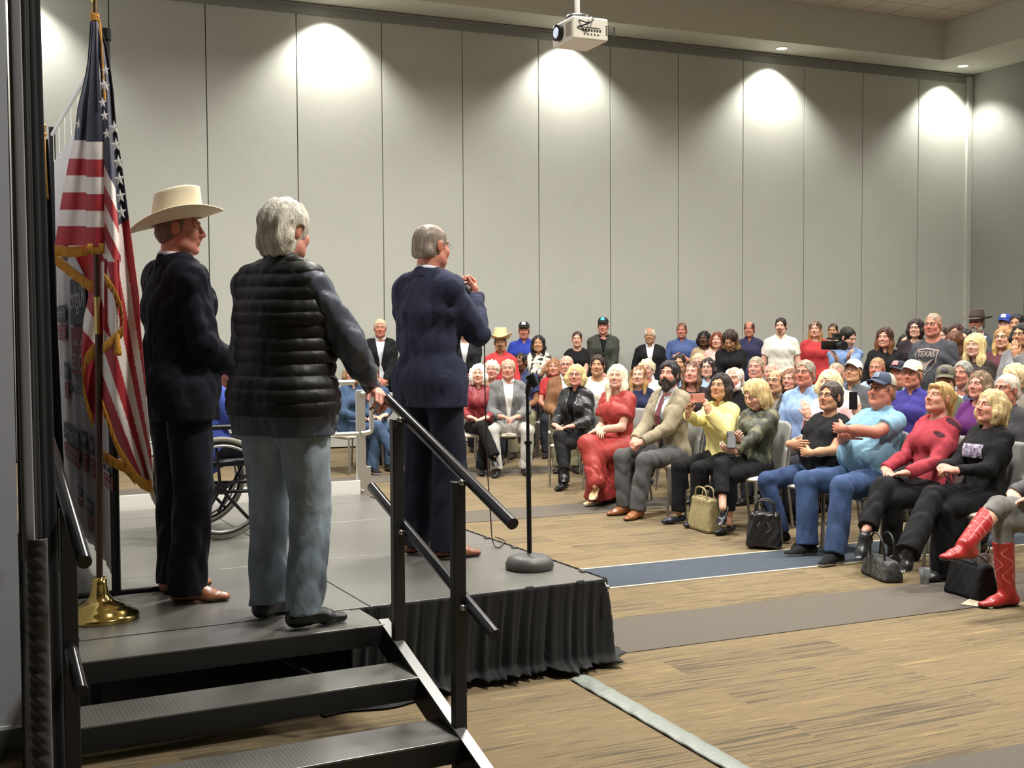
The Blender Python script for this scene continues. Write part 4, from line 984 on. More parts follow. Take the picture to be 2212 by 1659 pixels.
def hat(k, root, T, M, hs, o):
    kind = k[0]; col = k[1]; T0_ = T; T = lambda q: T0_((q[0], q[1], q[2]+o.get('hatz', 0)+o.get('hattilt', 0)*q[1]))
    m = mat('hat_%s_%d_%d_%d' % (kind, *col), col, rough=.85, bump=.1, bscale=120)
    if kind == 'cap':
        m2 = mat('cap_mesh_%d_%d_%d' % k[2], k[2], rough=.9, bump=.5, bscale=300) if len(k) > 2 else m; tl = k[3] if len(k) > 3 else .0
        yo = -.012
        def dome(u, v):
            a = u*2*PI; ph = v*PI/2; r = math.cos(ph)**.75; z = math.sin(ph)
            fr = max(0, math.sin(a))
            return T((.083*r*math.cos(a), yo+.103*r*math.sin(a)+.004*fr, .046+.092*z**.9+.012*fr*(1-v)))
        b = MB(); nu = 40; b.grid(dome, nu, 12, 0, True, closed_u=True)
        if len(k) > 2:
            for fi in range(len(b.f)):
                cu = (fi % nu+.5)/nu; fr = math.sin(cu*2*PI)
                if fr < .15: b.m[fi] = 1
        b.build('cap_crown', [m, m2], root)
        def brim(u, v):
            a = PI*(.12+.76*u); r = v; x = .080*math.cos(a)*(1-.06*r); y = yo+.098*math.sin(a)+r*.072*math.sin(a)**.6
            return T((x, y, .056-.012*r-4.5*(x*x)*(.6+.9*r)*.9+.012))
        MB().grid(brim, 24, 8).build('cap_brim', m if len(k) < 5 else mat('brim_%d_%d_%d' % k[4], k[4], rough=.8), root, solid=.004)
        if o.get('capmark'):
            c_ = o['capmark']; pm = mat('patch_%d_%d_%d' % c_, c_, rough=.5)
            def pt(u, v):
                a = PI*(.38+.24*u) if not o.get('capside') else PI*(.60+.2*u); ph = (.16+.40*v)*PI/2; r = math.cos(ph)**.75
                return T((.0855*r*math.cos(a), yo+.109*r*math.sin(a)+.004, .049+.095*math.sin(ph)**.9+.012*math.sin(a)*(1-ph/(PI/2))))
            MB().grid(pt, 8, 6).build('cap_patch', pm, root)
    else:
        W = {'cowboy': (.172, .208, o.get('brimup', .085), o.get('crownh', .125)), 'fedora': (.165, .175, .022, .11)}[kind]; bx, by, up, ht = W; cx, cy = (.090, .114) if kind == 'cowboy' else (.083, .104)
        def pt(u, v):
            a = u*2*PI; c, s_ = math.cos(a), math.sin(a)
            if v < .5:            # brim from the edge to the band
                t = 1-v*2; rx = cx+(bx-cx)*t; ry = cy+(by-cy)*t
                if kind == 'cowboy': rx = cx+(bx-cx)*t**1.05*(1-.18*t*abs(c)); z = .05+up*(abs(c)**1.8)*t**1.6+t*(.012*s_)
                else: z = .05+up*(abs(c)**2)*t**2-.02*t*max(0, s_)**2
                return T((rx*c, -.012+ry*s_, z))
            t = (v-.5)*2
            if t < .68: rr = 1-.13*(t/.68)**1.3; z = .05+ht*.90*(t/.68); q = 0
            else: q = (t-.68)/.32; rr = .87*max(.001, math.cos(q*PI/2))**.75; z = .05+ht*(.90+.10*math.sin(q*PI/2))
            x = cx*rr*c*(1-.12*min(t, .68)*max(0, s_)**2); y = -.012+cy*rr*s_
            z += ht*(.10*(s_*rr))*(q > 0)*q - (.038 if kind == 'cowboy' else .03)*q*(1-min(1, abs(x)/(cx*.62))**2)*(1-.5*abs(s_*rr))
            return T((x, y, z))
        vs = MB(); vs.grid(pt, 64, 44, 0, True, closed_u=True); ho = vs.build('hat_felt', m, root, solid=.004)
        bcol = tuple(int(v*(.9 if kind == 'cowboy' else .35)) for v in col)
        MB().grid(lambda u, v: T(((cx+.0025)*math.cos(u*2*PI)*(1-.004*v), -.012+(cy+.0025)*math.sin(u*2*PI), .054+.018*v)), 48, 2, 0, True, closed_u=True).build('hat_band', mat('band_%d_%d_%d' % bcol, bcol, rough=.7), root)
# ---------------------------------------------------------------- the three men standing on the stage
def heading(d): return math.atan2(-d[0], d[1])
def bear(deg):       # degrees to the right of the camera's view direction, on the floor plane
    a = math.radians(deg); return heading(Vector((math.sin(YAW+a), math.cos(YAW+a), 0)))
def dfor(loc): return (Vector(loc)-Vector(CAMP)).dot(Vector(_F))
# man in the cream hat
loc = gp(392, 1290, HS); h = bear(50); d0 = dfor(loc)
zt = dp(405, 395, d0).z-HS
HAT = person('man in navy suit and cream western hat standing beside the flag', loc, h, kind='stand', ztop=1.84, s=1.045, res='hero', top=('jacket', (22, 24, 36), 'cloth'), under=(210, 212, 218),
    bottom=('trousers', (22, 24, 36)), shoes=('boot', (142, 90, 60), (70, 42, 26)), hair='crop', hairc=(120, 98, 84), hvol=.002, skin='red', head=(bear(82)-h, .02, 0), pose='custom', collar=.03, wrk=.010, neckr=.057, 
    hands=([(-.08, .22, 1.02), (.10, .24, 1.05)], [(.8, .25, -.3), (-.8, .25, -.3)], [(0, -1, -.2), (0, -1, -.2)]), poles=[(-.7, -.6, -.6), (.55, -.55, -.7)], w=1.06, lean=.0, hat=('cowboy', (226, 214, 184)), lapels=0, brimup=.05, crownh=.155, hatz=-.02, hattilt=.22,
    an=[(-.13, .03, .09), (.11, -.02, .09)], kn=[(-.125, .04, .52), (.105, .02, .52)], toe=[(-.1, 1, 0), (.55, .85, 0)], legw=1.22, hem=.0)
# man in the quilted vest with a hand on the rail
loc = gp(618, 1343, HS); h = bear(28); rp = plp(818, 846, T0+E1*.035, E1)
VESTL = loc
wr = Vector(tolocal(dp(806, 842, dfor(rp)-.015), loc, h)); rp2 = Vector(tolocal(plp(870, 890, T0+E1*.035, E1), loc, h)); rd = (rp2-wr).normalized()
VEST = person('white haired man in black quilted vest and faded jeans gripping the stair rail', loc, h, kind='stand', ztop=1.78, s=1.01, res='hero', top=('vest', (72, 78, 92)), vestcol=(24, 23, 22),
    bottom=('trousers', (118, 134, 146), 'denim'), fade=(186, 198, 204), shoes=('boot', (26, 25, 24), (16, 15, 15)), hair='short', nape=.045, hairc=(205, 198, 182), hvol=.020, hbump=.005, skin='pink', head=(bear(37)-h, .06, 0), pose='custom', w=1.2, belly=.05,
    hands=([(-.20, .20, .95), tuple(wr)], [(.5, .35, -.8), tuple(rd)], [(1, 0, 0), (-.3, -.3, -1)]), poles=[(-.2, -.8, -.8), (.9, -.6, -.3)], curl=(.4, .75), thumb=(.5, .8), tdir=(None, (-1, .2, 0)), wrk=.010,
    an=[(-.125, .04, .09), (.12, -.03, .09)], kn=[(-.12, .05, .50), (.12, .02, .50)], toe=[(.15, 1, 0), (.5, .85, 0)], legw=1.15, hem=.02, lean=.02)
# the speaker
loc = gp(932, 1200, HS); h = bear(38); d0 = dfor(loc); SPK = loc
wr = Vector(tolocal(dp(1024, 640, d0+.10), loc, h)); mp = Vector(tolocal(dp(990, 600, d0+.12), loc, h)); md = (mp-wr).normalized()
SPEAKER = person('grey haired speaker in blue suit holding a microphone near the front of the stage', loc, h, kind='stand', ztop=1.825, s=1.035, res='hero', top=('jacket', (46, 50, 74), 'cloth'), under=(214, 220, 235), bottom=('trousers', (32, 34, 52)),
    shoes=('dress', (132, 78, 52), (60, 36, 26)), hair='bald', hairc=(136, 124, 110), hvol=.004, skin='red', head=(bear(48)-h, .04, 0), pose='custom', collar=.03, w=1.02, glasses='wire', wrk=.008, neckr=.057, lapels=0,
    hands=([(-.12, .24, 1.0), tuple(wr)], [(.7, .3, -.5), (-.35, .35, .85)], [(1, 0, 0), (-.5, -.8, .1)]), poles=[(-.2, -.6, -1), (.5, -.3, -1.)], curl=(.4, .95), thumb=(.5, .9),
    an=[(-.12, .0, .09), (.11, .0, .09)], kn=[(-.11, .04, .5), (.11, .03, .5)], toe=[(0, 1, 0), (.6, .8, 0)], legw=1.25, hem=.0)
m0 = dp(988, 604, d0+.10); m1 = dp(1016, 634, d0+.09)
o = empty('microphone', m1, 0, 'silver headed black microphone in the speaker right hand', 'microphone')
q = m0-m1; MB().tube([-q*.5, q*.72], [.012, .017], 16).build('handle', M_blk, o); MB().sphere(q*.98, .026, 10).tube([q*.7, q*.8], [.020, .026], 16).build('grille_head', mat('mic_grille', (120, 118, 112), rough=.35, metal=.7), o)
pts = [dp(1022, 655, d0+.13), dp(1040, 672, d0+.13), dp(1046, 730, d0+.14), dp(1048, 860, d0+.16), dp(1053, 1010, d0+.17), dp(1060, 1120, d0+.12)]
e = gp(1068, 1175, HS+.008); pts += [Vector(v) for v in (gp(1064, 1168, HS+.03), gp(1075, 1183, HS+.008), gp(1085, 1176, HS+.008), gp(1090, 1168, HS+.008), gp(1070, 1160, HS+.008))]
MB().tube(catmull(pts, 6), .0035, 8).build('microphone_cable', mat('cable_red_black', (44, 20, 20), rough=.5)); tag(bpy.data.objects['microphone_cable'], 'thin dark microphone cable hanging from the speaker hand to the deck', 'cable')
# ---------------------------------------------------------------- stacking chairs
M_seat = mat('chair_seat_vinyl', (214, 206, 190), rough=.5); M_cback = mat('chair_back_shell', (128, 128, 124), rough=.5); M_cleg = mat('chair_leg_metal', (150, 146, 138), rough=.35, metal=.6)
ch0 = empty('stacking_chair', (0, 0, 0), 0)
def pad(u, v):
    a = u*2*PI; c, s = math.cos(a), math.sin(a); e = .42
    sx = math.copysign(abs(c)**e, c); sy = math.copysign(abs(s)**e, s); t = v*PI; r = math.sin(t)**.35
    return Vector((.225*sx*r, .215*sy*r+.01, .435+.024*-math.cos(t)))
MB().grid(pad, 40, 12, closed_u=True).build('seat', M_seat, ch0)
def bck(u, v):
    x = (u-.5)*2; w_ = .215*(1-.10*max(0, v-.6)); z = .48+.40*v-.05*max(0, abs(x)-.6)**2*6*(v > .5); y = -.20-.10*v+.045*(x*x)+.02*math.sin(v*PI)
    return Vector((x*w_, y-.015, z))
MB().grid(bck, 20, 16).build('backrest', M_cback, ch0, solid=.014)
for sx in (-1, 1):
    MB().tube([(sx*.20, .20, .005), (sx*.205, .19, .42)], .0115, 8).build('leg', M_cleg, ch0)
    MB().tube(catmull([(sx*.22, -.27, .005), (sx*.215, -.20, .42), (sx*.205, -.225, .56), (sx*.19, -.275, .74)], 5), .0115, 8).build('leg', M_cleg, ch0)
    MB().tube([(sx*.205, .19, .415), (sx*.215, -.20, .42)], .010, 8).build('side_rail', M_cleg, ch0)
_used = [0]
def chair(loc, h, label, group='grey and cream stacking chairs'):
    if not _used[0]:
        _used[0] = 1; ch0.location = loc; ch0.rotation_euler = (0, 0, h); tag(ch0, label, 'chair', group); return ch0
    return dup(ch0, loc, h, label=label, cat='chair', group=group)
# ---------------------------------------------------------------- the audience
STG = Vector((1.9, 6.1, 2.15))
def put(label, px, ytop, pxm, kind, dirv=None, look=None, chl=None, **o):
    d = FPX/pxm; P = dp(px, ytop, d)
    if dirv is None: dirv = (STG.x-P.x, STG.y-P.y)
    elif dirv == 'cam': dirv = (-P.x, -P.y)
    h = heading(dirv); off = -(.045 if kind == 'stand' else .03)-math.sin(o.get('lean', .06 if kind == 'sit' else 0))*.60
    loc = Vector((P.x-math.sin(h)*off, P.y+math.cos(h)*off, 0))
    t = look if look is not None else STG
    if t == 'cam': t = Vector(CAMP)
    if not isinstance(t, tuple):
        a = heading((t.x-P.x, t.y-P.y)); yw = (a-h+PI) % (2*PI)-PI; pt = -math.atan2(t.z-P.z+.1, math.hypot(t.x-P.x, t.y-P.y))
        hd = (max(-1.2, min(1.2, yw*.92)), pt*.8, 0)
    else: hd = t
    if 'headadd' in o: hd = tuple(a+b for a, b in zip(hd, o['headadd']))
    o['head'] = hd; zt = P.z
    if kind == 'stand' and 'legs' not in o: o.setdefault('bottom', ('trousers', (38, 40, 48)))
    if 'wpx' in o: o['wworld'] = [None if q is None else dp(q[0], q[1], d+q[2]) for q in o.pop('wpx')]
    r = person(label, loc, h, kind=kind, ztop=zt, **o)
    if kind == 'sit' and chl is not False:
        c = chair(loc+Vector((-math.sin(h)*.05, math.cos(h)*.05, 0)), h, 'chair under the '+trim(label) if not chl else chl)
    return r
def trim(l):
    w_ = l.split()[:12]
    while w_[-1] in ('and', 'in', 'a', 'the', 'of', 'with', 'behind', 'at', 'below', 'beside', 'down', 'looking', 'holding', 'seated', 'dark', 'white', 'black', 'light', 'red'): w_.pop()
    return ' '.join(w_)
def xpat(fn):
    def f(V, cc, J): return fn((V-J['pel']), cc)
    return f
def camo(P, cc):
    n = wav(P[:, 0], P[:, 1], P[:, 2], 32, 1.); n2 = wav(P[:, 0], P[:, 1], P[:, 2], 40, 5.)
    cc[n > .7] = L3((84, 88, 66)); cc[n2 > 1.0] = L3((40, 42, 34)); cc[n < -1.1] = L3((108, 104, 80)); return cc
def blots(c2, th=1.25, fr=26):
    def f(P, cc): cc[wav(P[:, 0], P[:, 1], P[:, 2], fr, 3.) > th] = L3(c2); return cc
    return f
def plaid(c2, fr=70):
    def f(P, cc):
        m = (np.sin(P[:, 0]*fr) > .75) | (np.sin(P[:, 2]*fr) > .75); cc[m] = cc[m]*.6+L3(c2)*.4; return cc
    return f
W = 'stand'; S = 'sit'
BLK = (24, 24, 26)
# standing along the back wall, left to right
put('older man in black blazer and white shirt standing at the wall left of the speaker', 821, 687.5, 156, W, 'cam', pose='clasp', top=('jacket', (26, 26, 28)), under=(205, 212, 220), hair='short', hairc=(200, 180, 150), hvol=.005, skin='red', w=1.12, res='front', hs=1.05, bottom=('trousers', BLK))
put('man in black suit standing mostly hidden behind the speaker', 1003, 690, 160, W, 'cam', pose='clasp', top=('jacket', (34, 36, 38)), under=(200, 200, 200), hair='short', hairc=(110, 90, 70), w=1.1, bottom=('trousers', BLK))
put('man in red shirt and tan western hat with dark goatee at the back wall', 1081, 722, 166, W, 'cam', pose='side', top=('shirt', (206, 34, 38)), hair='crop', hairc=(40, 30, 24), skin='tan', goatee=(30, 22, 18), hat=('cowboy', (214, 196, 152)), w=1.1, brimup=.09, crownh=.15, hs=1.0)
put('man in royal blue shirt and black cap with white patch at the wall', 1132, 695, 148, W, 'cam', pose='side', top=('shirt', (32, 58, 170)), hair='crop', hairc=(120, 100, 80), skin='red', mous=(150, 120, 95), hat=('cap', (30, 30, 32), (70, 68, 66)), capmark=(235, 235, 230), w=1.15)
put('woman with long black hair and patterned blouse raising her hands', 1163, 732, 158, W, 'cam', fem=1, pose='phone', wpx=[(1190, 800, -.28), (1172, 806, -.28)], top=('shirt', (205, 200, 182)), pat=xpat(blots((48, 46, 40), .6, 60)), hair='long', hlen=.17, hairc=(28, 22, 20), hvol=.006, skin='tan', smile=1, s=.90)
put('woman in black t-shirt with hair tied back standing at the wall', 1247, 715, 148, W, 'cam', fem=1, top=('tee', (26, 26, 28)), hair='updo', hairc=(52, 36, 28), hvol=.004, skin='fair', pose='clasp', w=1.05, smile=.5)
put('tall bearded man in dark green jacket and black cap at the wall', 1303, 684, 145, W, 'cam', top=('jacket', (62, 64, 56)), under=(20, 20, 20), hair='crop', hairc=(60, 42, 30), beard=.0, skin='pink', hat=('cap', (24, 24, 26)), capmark=(70, 190, 190), pose='clasp', w=1.15, opening=(.05, .28, .2, .004), collar=.04)
put('old man in black blazer and open white collar smiling at the wall', 1404, 708, 143, W, 'cam', top=('jacket', (30, 31, 36)), under=(232, 226, 236), hair='bald', hairc=(215, 205, 185), skin='olive', glasses='wire', smile=1, pose='side', w=1.02)
put('man in blue button shirt with folded arms at the wall', 1473, 695, 141, W, 'cam', top=('shirt', (70, 94, 150)), hair='crop', hairc=(90, 62, 44), skin='red', pose='fold', smile=.8, w=1.12)
put('woman with black bob and tan top at the wall', 1521, 714, 146, W, 'cam', fem=1, top=('tee', (176, 150, 110)), vneck=.08, hair='bob', hairc=(18, 16, 16), skin='dark', s=.93, w=1.1)
put('woman with auburn hair in a pink top at the wall', 1549, 721, 152, W, 'cam', fem=1, top=('tee', (228, 168, 156)), hair='bob', hairc=(110, 54, 32), skin='fair', s=.92)
put('woman in black top with long wavy blond-tipped hair looking down', 1580, 723, 172, W, 'cam', look=(-.2, .6, .05), fem=1, top=('sweater', (20, 20, 22)), hair='long', hlen=.32, hairc=(48, 34, 26), hairc2=(150, 116, 70), ombre=.02, hvol=.012, skin='tan', closed=1, pose='clasp', s=.95, w=1.05)
put('smiling man in dark blue shirt standing left of the white polo man', 1619, 692, 141, W, 'cam', top=('shirt', (52, 52, 84)), hair='bald', hairc=(80, 52, 38), skin='red', smile=1)
put('young man in white polo shirt with dark moustache and sunglasses on his placket', 1687, 683, 152, W, 'cam', top=('polo', (226, 222, 206)), hair='short', hairc=(34, 22, 18), hvol=.006, skin='fair', goatee=(60, 32, 22), w=1.12, res='front')
put('woman in red v-neck top with long light brown hair at the wall', 1762, 690, 151, W, 'cam', fem=1, top=('sweater', (190, 30, 34)), vneck=.10, hair='long', hlen=.2, hairc=(70, 50, 36), hairc2=(170, 126, 80), ombre=.05, hvol=.002, skin='fair', w=1.25)
put('heavy man in cream shirt standing behind the cameraman', 1800, 697, 137, W, 'cam', top=('shirt', (224, 214, 186)), hair='crop', hairc=(40, 30, 24), skin='tan', w=1.25, facefat=1.1)
put('young cameraman in light blue shirt bending over a video camera', 1826, 705, 176, W, 'cam', look=(.9, .35, .1), top=('shirt', (112, 146, 196)), hair='short', hairc=(32, 24, 20), hvol=.010, skin='fair', pose='custom', wpx=[(1808, 778, -.22), (1832, 775, -.20)], hands=([(-.02, .36, 1.36), (.10, .34, 1.30)], [(.2, .6, .6), (-.1, .7, .6)], [(.9, 0, 0), (-.9, 0, 0)]), stubble=.3)
put('woman in black top with long brown hair and a yellow bag strap', 1912, 706, 188, W, 'cam', fem=1, top=('shirt', (22, 22, 24)), vneck=.08, hair='long', hlen=.2, hairc=(62, 38, 26), hairc2=(130, 86, 52), hvol=.012, skin='pink', smile=.6, w=1.25)
put('dark haired woman in maroon scarf peeking behind the big man in the grey t-shirt', 1958, 711, 170, W, 'cam', fem=1, top=('sweater', (80, 24, 36)), hair='bob', hairc=(24, 20, 20), skin='fair', s=.9)
put('dark haired woman with glasses left of the big man in the grey t-shirt', 1979, 684, 178, W, 'cam', fem=1, top=('sweater', (50, 40, 44)), hair='bob', hairc=(40, 26, 24), skin='fair', glasses='dark', smile=.8)
tx = put('big grey haired man in a charcoal TEXAS t-shirt', 2012, 672, 214, W, (-1, -.35), top=('tee', (66, 68, 74)), hair='crop', hairc=(150, 130, 112), skin='red', glasses='dark', w=1.25, belly=.05, facefat=1.08, res='front', pose='side')
put('woman with long brown hair behind the shoulder of the big man in grey', 2036, 690, 168, W, 'cam', fem=1, top=('sweater', (60, 50, 50)), hair='bob', hairc=(50, 34, 28), skin='fair', s=.95)
put('woman with auburn hair and glasses standing left of the brown fedora', 2066, 697, 172, W, 'cam', fem=1, top=('sweater', (60, 50, 46)), hair='bob', hairc=(60, 32, 24), skin='fair', glasses='wire', smile=.5)
put('bearded man in brown fedora and light blue shirt', 2108, 670, 186, W, (-1, -.5), top=('jacket', (74, 78, 84)), under=(186, 198, 214), hair='short', hairc=(120, 110, 100), beard=.01, beardc=(150, 140, 128), skin='red', glasses='dark', hat=('fedora', (74, 62, 52)), w=1.15, opening=(.12, .1, .3, .05))
put('woman with brown fringe and bare shoulders tilting her head', 2056, 714, 204, W, (-1, -.6), look=(-.1, .12, -.22), fem=1, top=('sweater', (84, 62, 50)), hair='long', hlen=.22, hairc=(96, 62, 42), fz=.072, hvol=.012, skin='pink')
put('short dark haired person mostly hidden behind the blonde with very long hair', 2085, 714, 190, W, 'cam', top=('tee', (120, 120, 120)), hair='short', hairc=(28, 24, 22), skin='fair', s=.93)
put('woman with very long bright blonde hair in a dark top', 2104, 722, 216, W, (-1, -.6), fem=1, top=('shirt', (62, 52, 48)), vneck=.08, hair='long', hlen=.34, hairc=(218, 194, 138), fz=.074, hvol=.018, skin='fair', res='front')
put('man in a blue cap at the far right of the back row', 2172, 677, 170, W, 'cam', top=('tee', (50, 60, 90)), hair='crop', hairc=(50, 40, 34), skin='fair', hat=('cap', (40, 66, 150)), capmark=(230, 230, 235))
put('dark haired man looking over the heads at the right edge', 2196, 674, 182, W, (-1, -.7), top=('shirt', (60, 60, 66)), hair='short', hairc=(26, 22, 20), skin='tan')
put('blonde woman in maroon cardigan with long hair at the right edge', 2166, 703, 210, W, (-1, -.5), fem=1, top=('sweater', (92, 44, 54)), hair='long', hlen=.26, hairc=(168, 128, 84), hairc2=(214, 178, 112), hvol=.006, skin='fair', glasses='dark')
put('dark haired woman in grey sweater with glasses resting her chin at the right edge', 2203, 694, 226, W, (-1, -.25), fem=1, top=('sweater', (120, 120, 122)), hair='bob', hairc=(26, 24, 24), skin='tan', glasses='dark', pose='custom', hands=([(-.06, .22, 1.38), (.1, .3, 1.05)], [(.1, .1, 1), (-.8, .3, .2)], [(.5, -.8, 0), (0, -1, 0)]))
# seated, far rows first
put('woman in denim jacket and jeans seated beside the white ramp', 764, 788, 186, S, (.35, -1), fem=1, top=('shirt', (58, 82, 112), 'denim'), bottom=('trousers', (62, 86, 118), 'denim'), hair='bob', hairc=(140, 110, 80), legs='crossR', shoes=('sneaker', (36, 36, 40), (225, 225, 225)), w=1.1)
put('man with glasses and jeans seated partly behind the white ramp', 806, 800, 180, S, (-.1, -1), top=('shirt', (52, 74, 104), 'denim'), bottom=('trousers', (56, 76, 104), 'denim'), hair='short', hairc=(90, 80, 70), glasses='dark', w=1.2)
put('white haired woman seated in a dark red satin blouse', 1033, 789, 186, S, 'cam', fem=1, top=('shirt', (138, 26, 38), 'satin'), hair='bob', hairc=(232, 228, 216), hvol=.012, skin='fair', legs='crossR', res='front', bottom=('trousers', (22, 22, 24)), shoes=('heel', BLK))
put('curly white haired woman with glasses seated behind the grey suit', 1062, 781, 172, S, 'cam', fem=1, top=('sweater', (150, 130, 90)), hair='curly', hairc=(224, 216, 196), glasses='wire', skin='pink')
put('balding man seated in a grey suit with open white shirt', 1098, 775, 186, S, (-.38, -1), top=('jacket', (112, 112, 112)), under=(232, 228, 220), hair='bald', hairc=(190, 164, 134), skin='pink', glasses='wire', pose='lap', res='front', bottom=('trousers', (168, 164, 156)), shoes=('dress', (26, 26, 28)), legs='wide', opening=(.062, .12, .3, .02), an=[(-.17, .42, .09), (.16, .52, .09)])
put('young man with short black hair in navy shirt seated behind the grey suit', 1124, 760, 164, S, 'cam', look=(-.5, .05, -.1), top=('polo', (52, 62, 104)), hair='crop', hairc=(22, 18, 16), skin='brown', stubble=.9, w=1.25, bottom=('trousers', (122, 118, 86)))
put('woman with reddish blond hair in a red top seated behind the brown jacket', 1196, 775, 164, S, 'cam', fem=1, top=('tee', (196, 30, 36)), hair='bob', hairc=(150, 104, 70), skin='pink')
put('bald man with glasses and moustache seated in a brown jacket', 1224, 766, 182, S, 'cam', top=('jacket', (132, 88, 52)), under=(220, 218, 210), hair='bald', hairc=(210, 196, 170), hvol=.001, skin='pink', glasses='dark', mous=(200, 190, 170), w=1.15, bottom=('trousers', (126, 122, 90)))
put('woman with short blond hair and dark glasses in a black leather jacket and ankle boots', 1241, 788, 206, S, (-.82, -.58), fem=1, top=('jacket', (46, 47, 50), 'leather'), under=(20, 20, 22), hair='shag', hairc=(206, 182, 128), hvol=.010, skin='pink', glasses='dark', legs='crossR', bottom=('trousers', (22, 22, 23)), shoes=('ankle', (20, 20, 21)), res='front', opening=(.05, .10, .2, .01), legw=.85)
put('dark haired man in white jacket seated behind the woman in the red dress', 1291, 765, 188, S, 'cam', top=('sweater', (214, 208, 190)), hair='short', hairc=(46, 30, 26), skin='tan', hvol=.012)
put('girl with long light brown hair in a navy jacket seated left of the empty chair', 1380, 793, 196, S, 'cam', fem=1, top=('sweater', (36, 42, 74)), hair='long', hlen=.22, hairc=(130, 90, 54), hairc2=(190, 150, 96), hvol=.003, skin='fair', s=.88)
put('older woman with curly light hair in a white sweater seated near the girl in navy', 1397, 778, 178, S, 'cam', fem=1, top=('sweater', (226, 216, 198)), hair='curly', hairc=(214, 196, 164), skin='pink', smile=.8)
put('dark haired man seated behind the bearded man', 1468, 765, 166, S, 'cam', top=('tee', (60, 60, 70)), hair='short', hairc=(30, 24, 20), skin='tan')
put('woman with brown hair and hoop earrings seated behind the tan blazer', 1495, 780, 214, S, 'cam', fem=1, top=('tee', (50, 42, 44)), hair='long', hlen=.2, hairc=(98, 70, 50), hvol=.003, skin='pink', earring=1, headadd=(0, -.1, 0))
put('fair haired man in light blue seated behind the woman with hoop earrings', 1509, 762, 176, S, 'cam', top=('shirt', (140, 176, 220)), hair='short', hairc=(200, 180, 140), skin='pink', glasses='wire')
put('woman with straight dark hair and red glasses seated below the pink top', 1529, 772, 184, S, 'cam', fem=1, top=('shirt', (150, 180, 215)), hair='bob', hairc=(40, 30, 30), skin='fair', glasses='dark')
put('white bearded man in black shirt seated behind the yellow sweater', 1581, 795, 226, S, (-1, -.35), top=('shirt', (24, 24, 26)), hair='bald', hairc=(222, 214, 198), hvol=.012, beard=.02, beardc=(224, 216, 204), skin='pink', w=1.15)
put('man with white moustache in pale green shirt seated below the white polo', 1631, 768, 204, S, (-1, -.7), top=('shirt', (196, 204, 172)), hair='short', hairc=(150, 138, 118), hvol=.004, mous=(220, 214, 204), skin='pink')
put('bald man seated behind the man with the tinted glasses', 1664, 787, 188, S, (-1, -.6), top=('shirt', (200, 196, 180)), hair='bald', hairc=(226, 214, 194), hvol=.001, skin='pink')
put('bald man with tinted glasses seated behind the camouflage blouse', 1671, 803, 226, S, (-1, -.6), top=('jacket', (70, 72, 74)), under=(120, 120, 110), hair='bald', hairc=(60, 46, 38), hvol=.001, skin='tan', glasses='dark')
put('woman with reddish hair seated left of the man in light blue chambray', 1703, 800, 212, S, (-1, -.6), fem=1, top=('sweater', (70, 66, 66)), hair='bob', hairc=(128, 90, 66), skin='pink', glasses='wire', smile=.6)
put('grey haired man with glasses in light blue chambray shirt', 1736, 775, 240, S, (-1, -.45), top=('shirt', (136, 168, 212)), hair='short', hairc=(142, 132, 116), hvol=.008, skin='red', glasses='dark', res='front', w=1.15)
put('man in white shirt with cropped grey hair seated behind the pale blonde bob', 1802, 783, 232, S, (-1, -.5), top=('shirt', (224, 220, 200)), hair='crop', hairc=(150, 130, 104), hvol=.001, skin='pink', w=1.15)
wb = put('woman in pink top with pale blonde bob holding up a phone', 1786, 800, 252, S, (-1, -.3), fem=1, top=('sweater', (232, 186, 190)), hair='bob', hairc=(222, 206, 160), hvol=.014, fz=.074, skin='fair', pose='custom', wpx=[(1850, 896, -.20), (1745, 900, -.22)], hands=([(-.02, .34, .86), (-.26, .30, .88)], [(.1, .2, 1), (.2, .1, 1)], [(.5, -.5, 0), (.5, -.5, 0)]))
put('person in white cap and glasses with chin raised', 1838, 780, 212, S, (-1, -.3), top=('shirt', (84, 86, 90)), hair='crop', hairc=(110, 90, 70), skin='tan', glasses='dark', hat=('cap', (228, 226, 220)), headadd=(0, -.2, 0))
put('man with glasses seated above the blue and beige trucker cap', 1893, 772, 198, S, (-1, -.6), top=('shirt', (150, 164, 186)), hair='short', hairc=(160, 124, 90), hvol=.003, skin='red', glasses='wire')
put('man in white jacket and navy flag cap seated behind the light blue polo', 1936, 784, 220, S, (-1, -.2), top=('jacket', (222, 216, 204)), under=(40, 80, 66), hair='crop', hairc=(120, 100, 80), skin='red', hat=('cap', (34, 36, 48)), capmark=(190, 110, 110), w=1.2)
put('man in cream cap and purple-blue shirt with arms of glasses showing', 1968, 781, 236, S, (-1, -.4), top=('polo', (60, 52, 140)), hair='crop', hairc=(150, 120, 96), skin='red', glasses='dark', hat=('cap', (230, 224, 196)), w=1.1)
put('person in a camouflage cap seated behind the ponytail woman', 2036, 793, 250, S, (-1, .2), look=(.9, .1, 0), top=('jacket', (92, 88, 70)), under=(60, 60, 50), pat=xpat(camo), hair='short', hairc=(90, 80, 70), skin='tan', hat=('cap', (96, 92, 74), (60, 60, 54)), capmark=(30, 30, 32))
put('man with thick grey hair in navy suit seated behind the purple sweater', 2076, 780, 228, S, (-1, -.25), top=('jacket', (70, 80, 106)), under=(206, 214, 224), hair='short', hairc=(140, 136, 128), hvol=.012, skin='red')
put('woman with short brown hair and glasses in a purple sweatshirt', 2112, 801, 266, S, (-1, -.3), fem=1, top=('sweater', (98, 32, 108)), hair='shag', hlen=.1, hairc=(120, 98, 76), hvol=.008, skin='pink', glasses='wire')
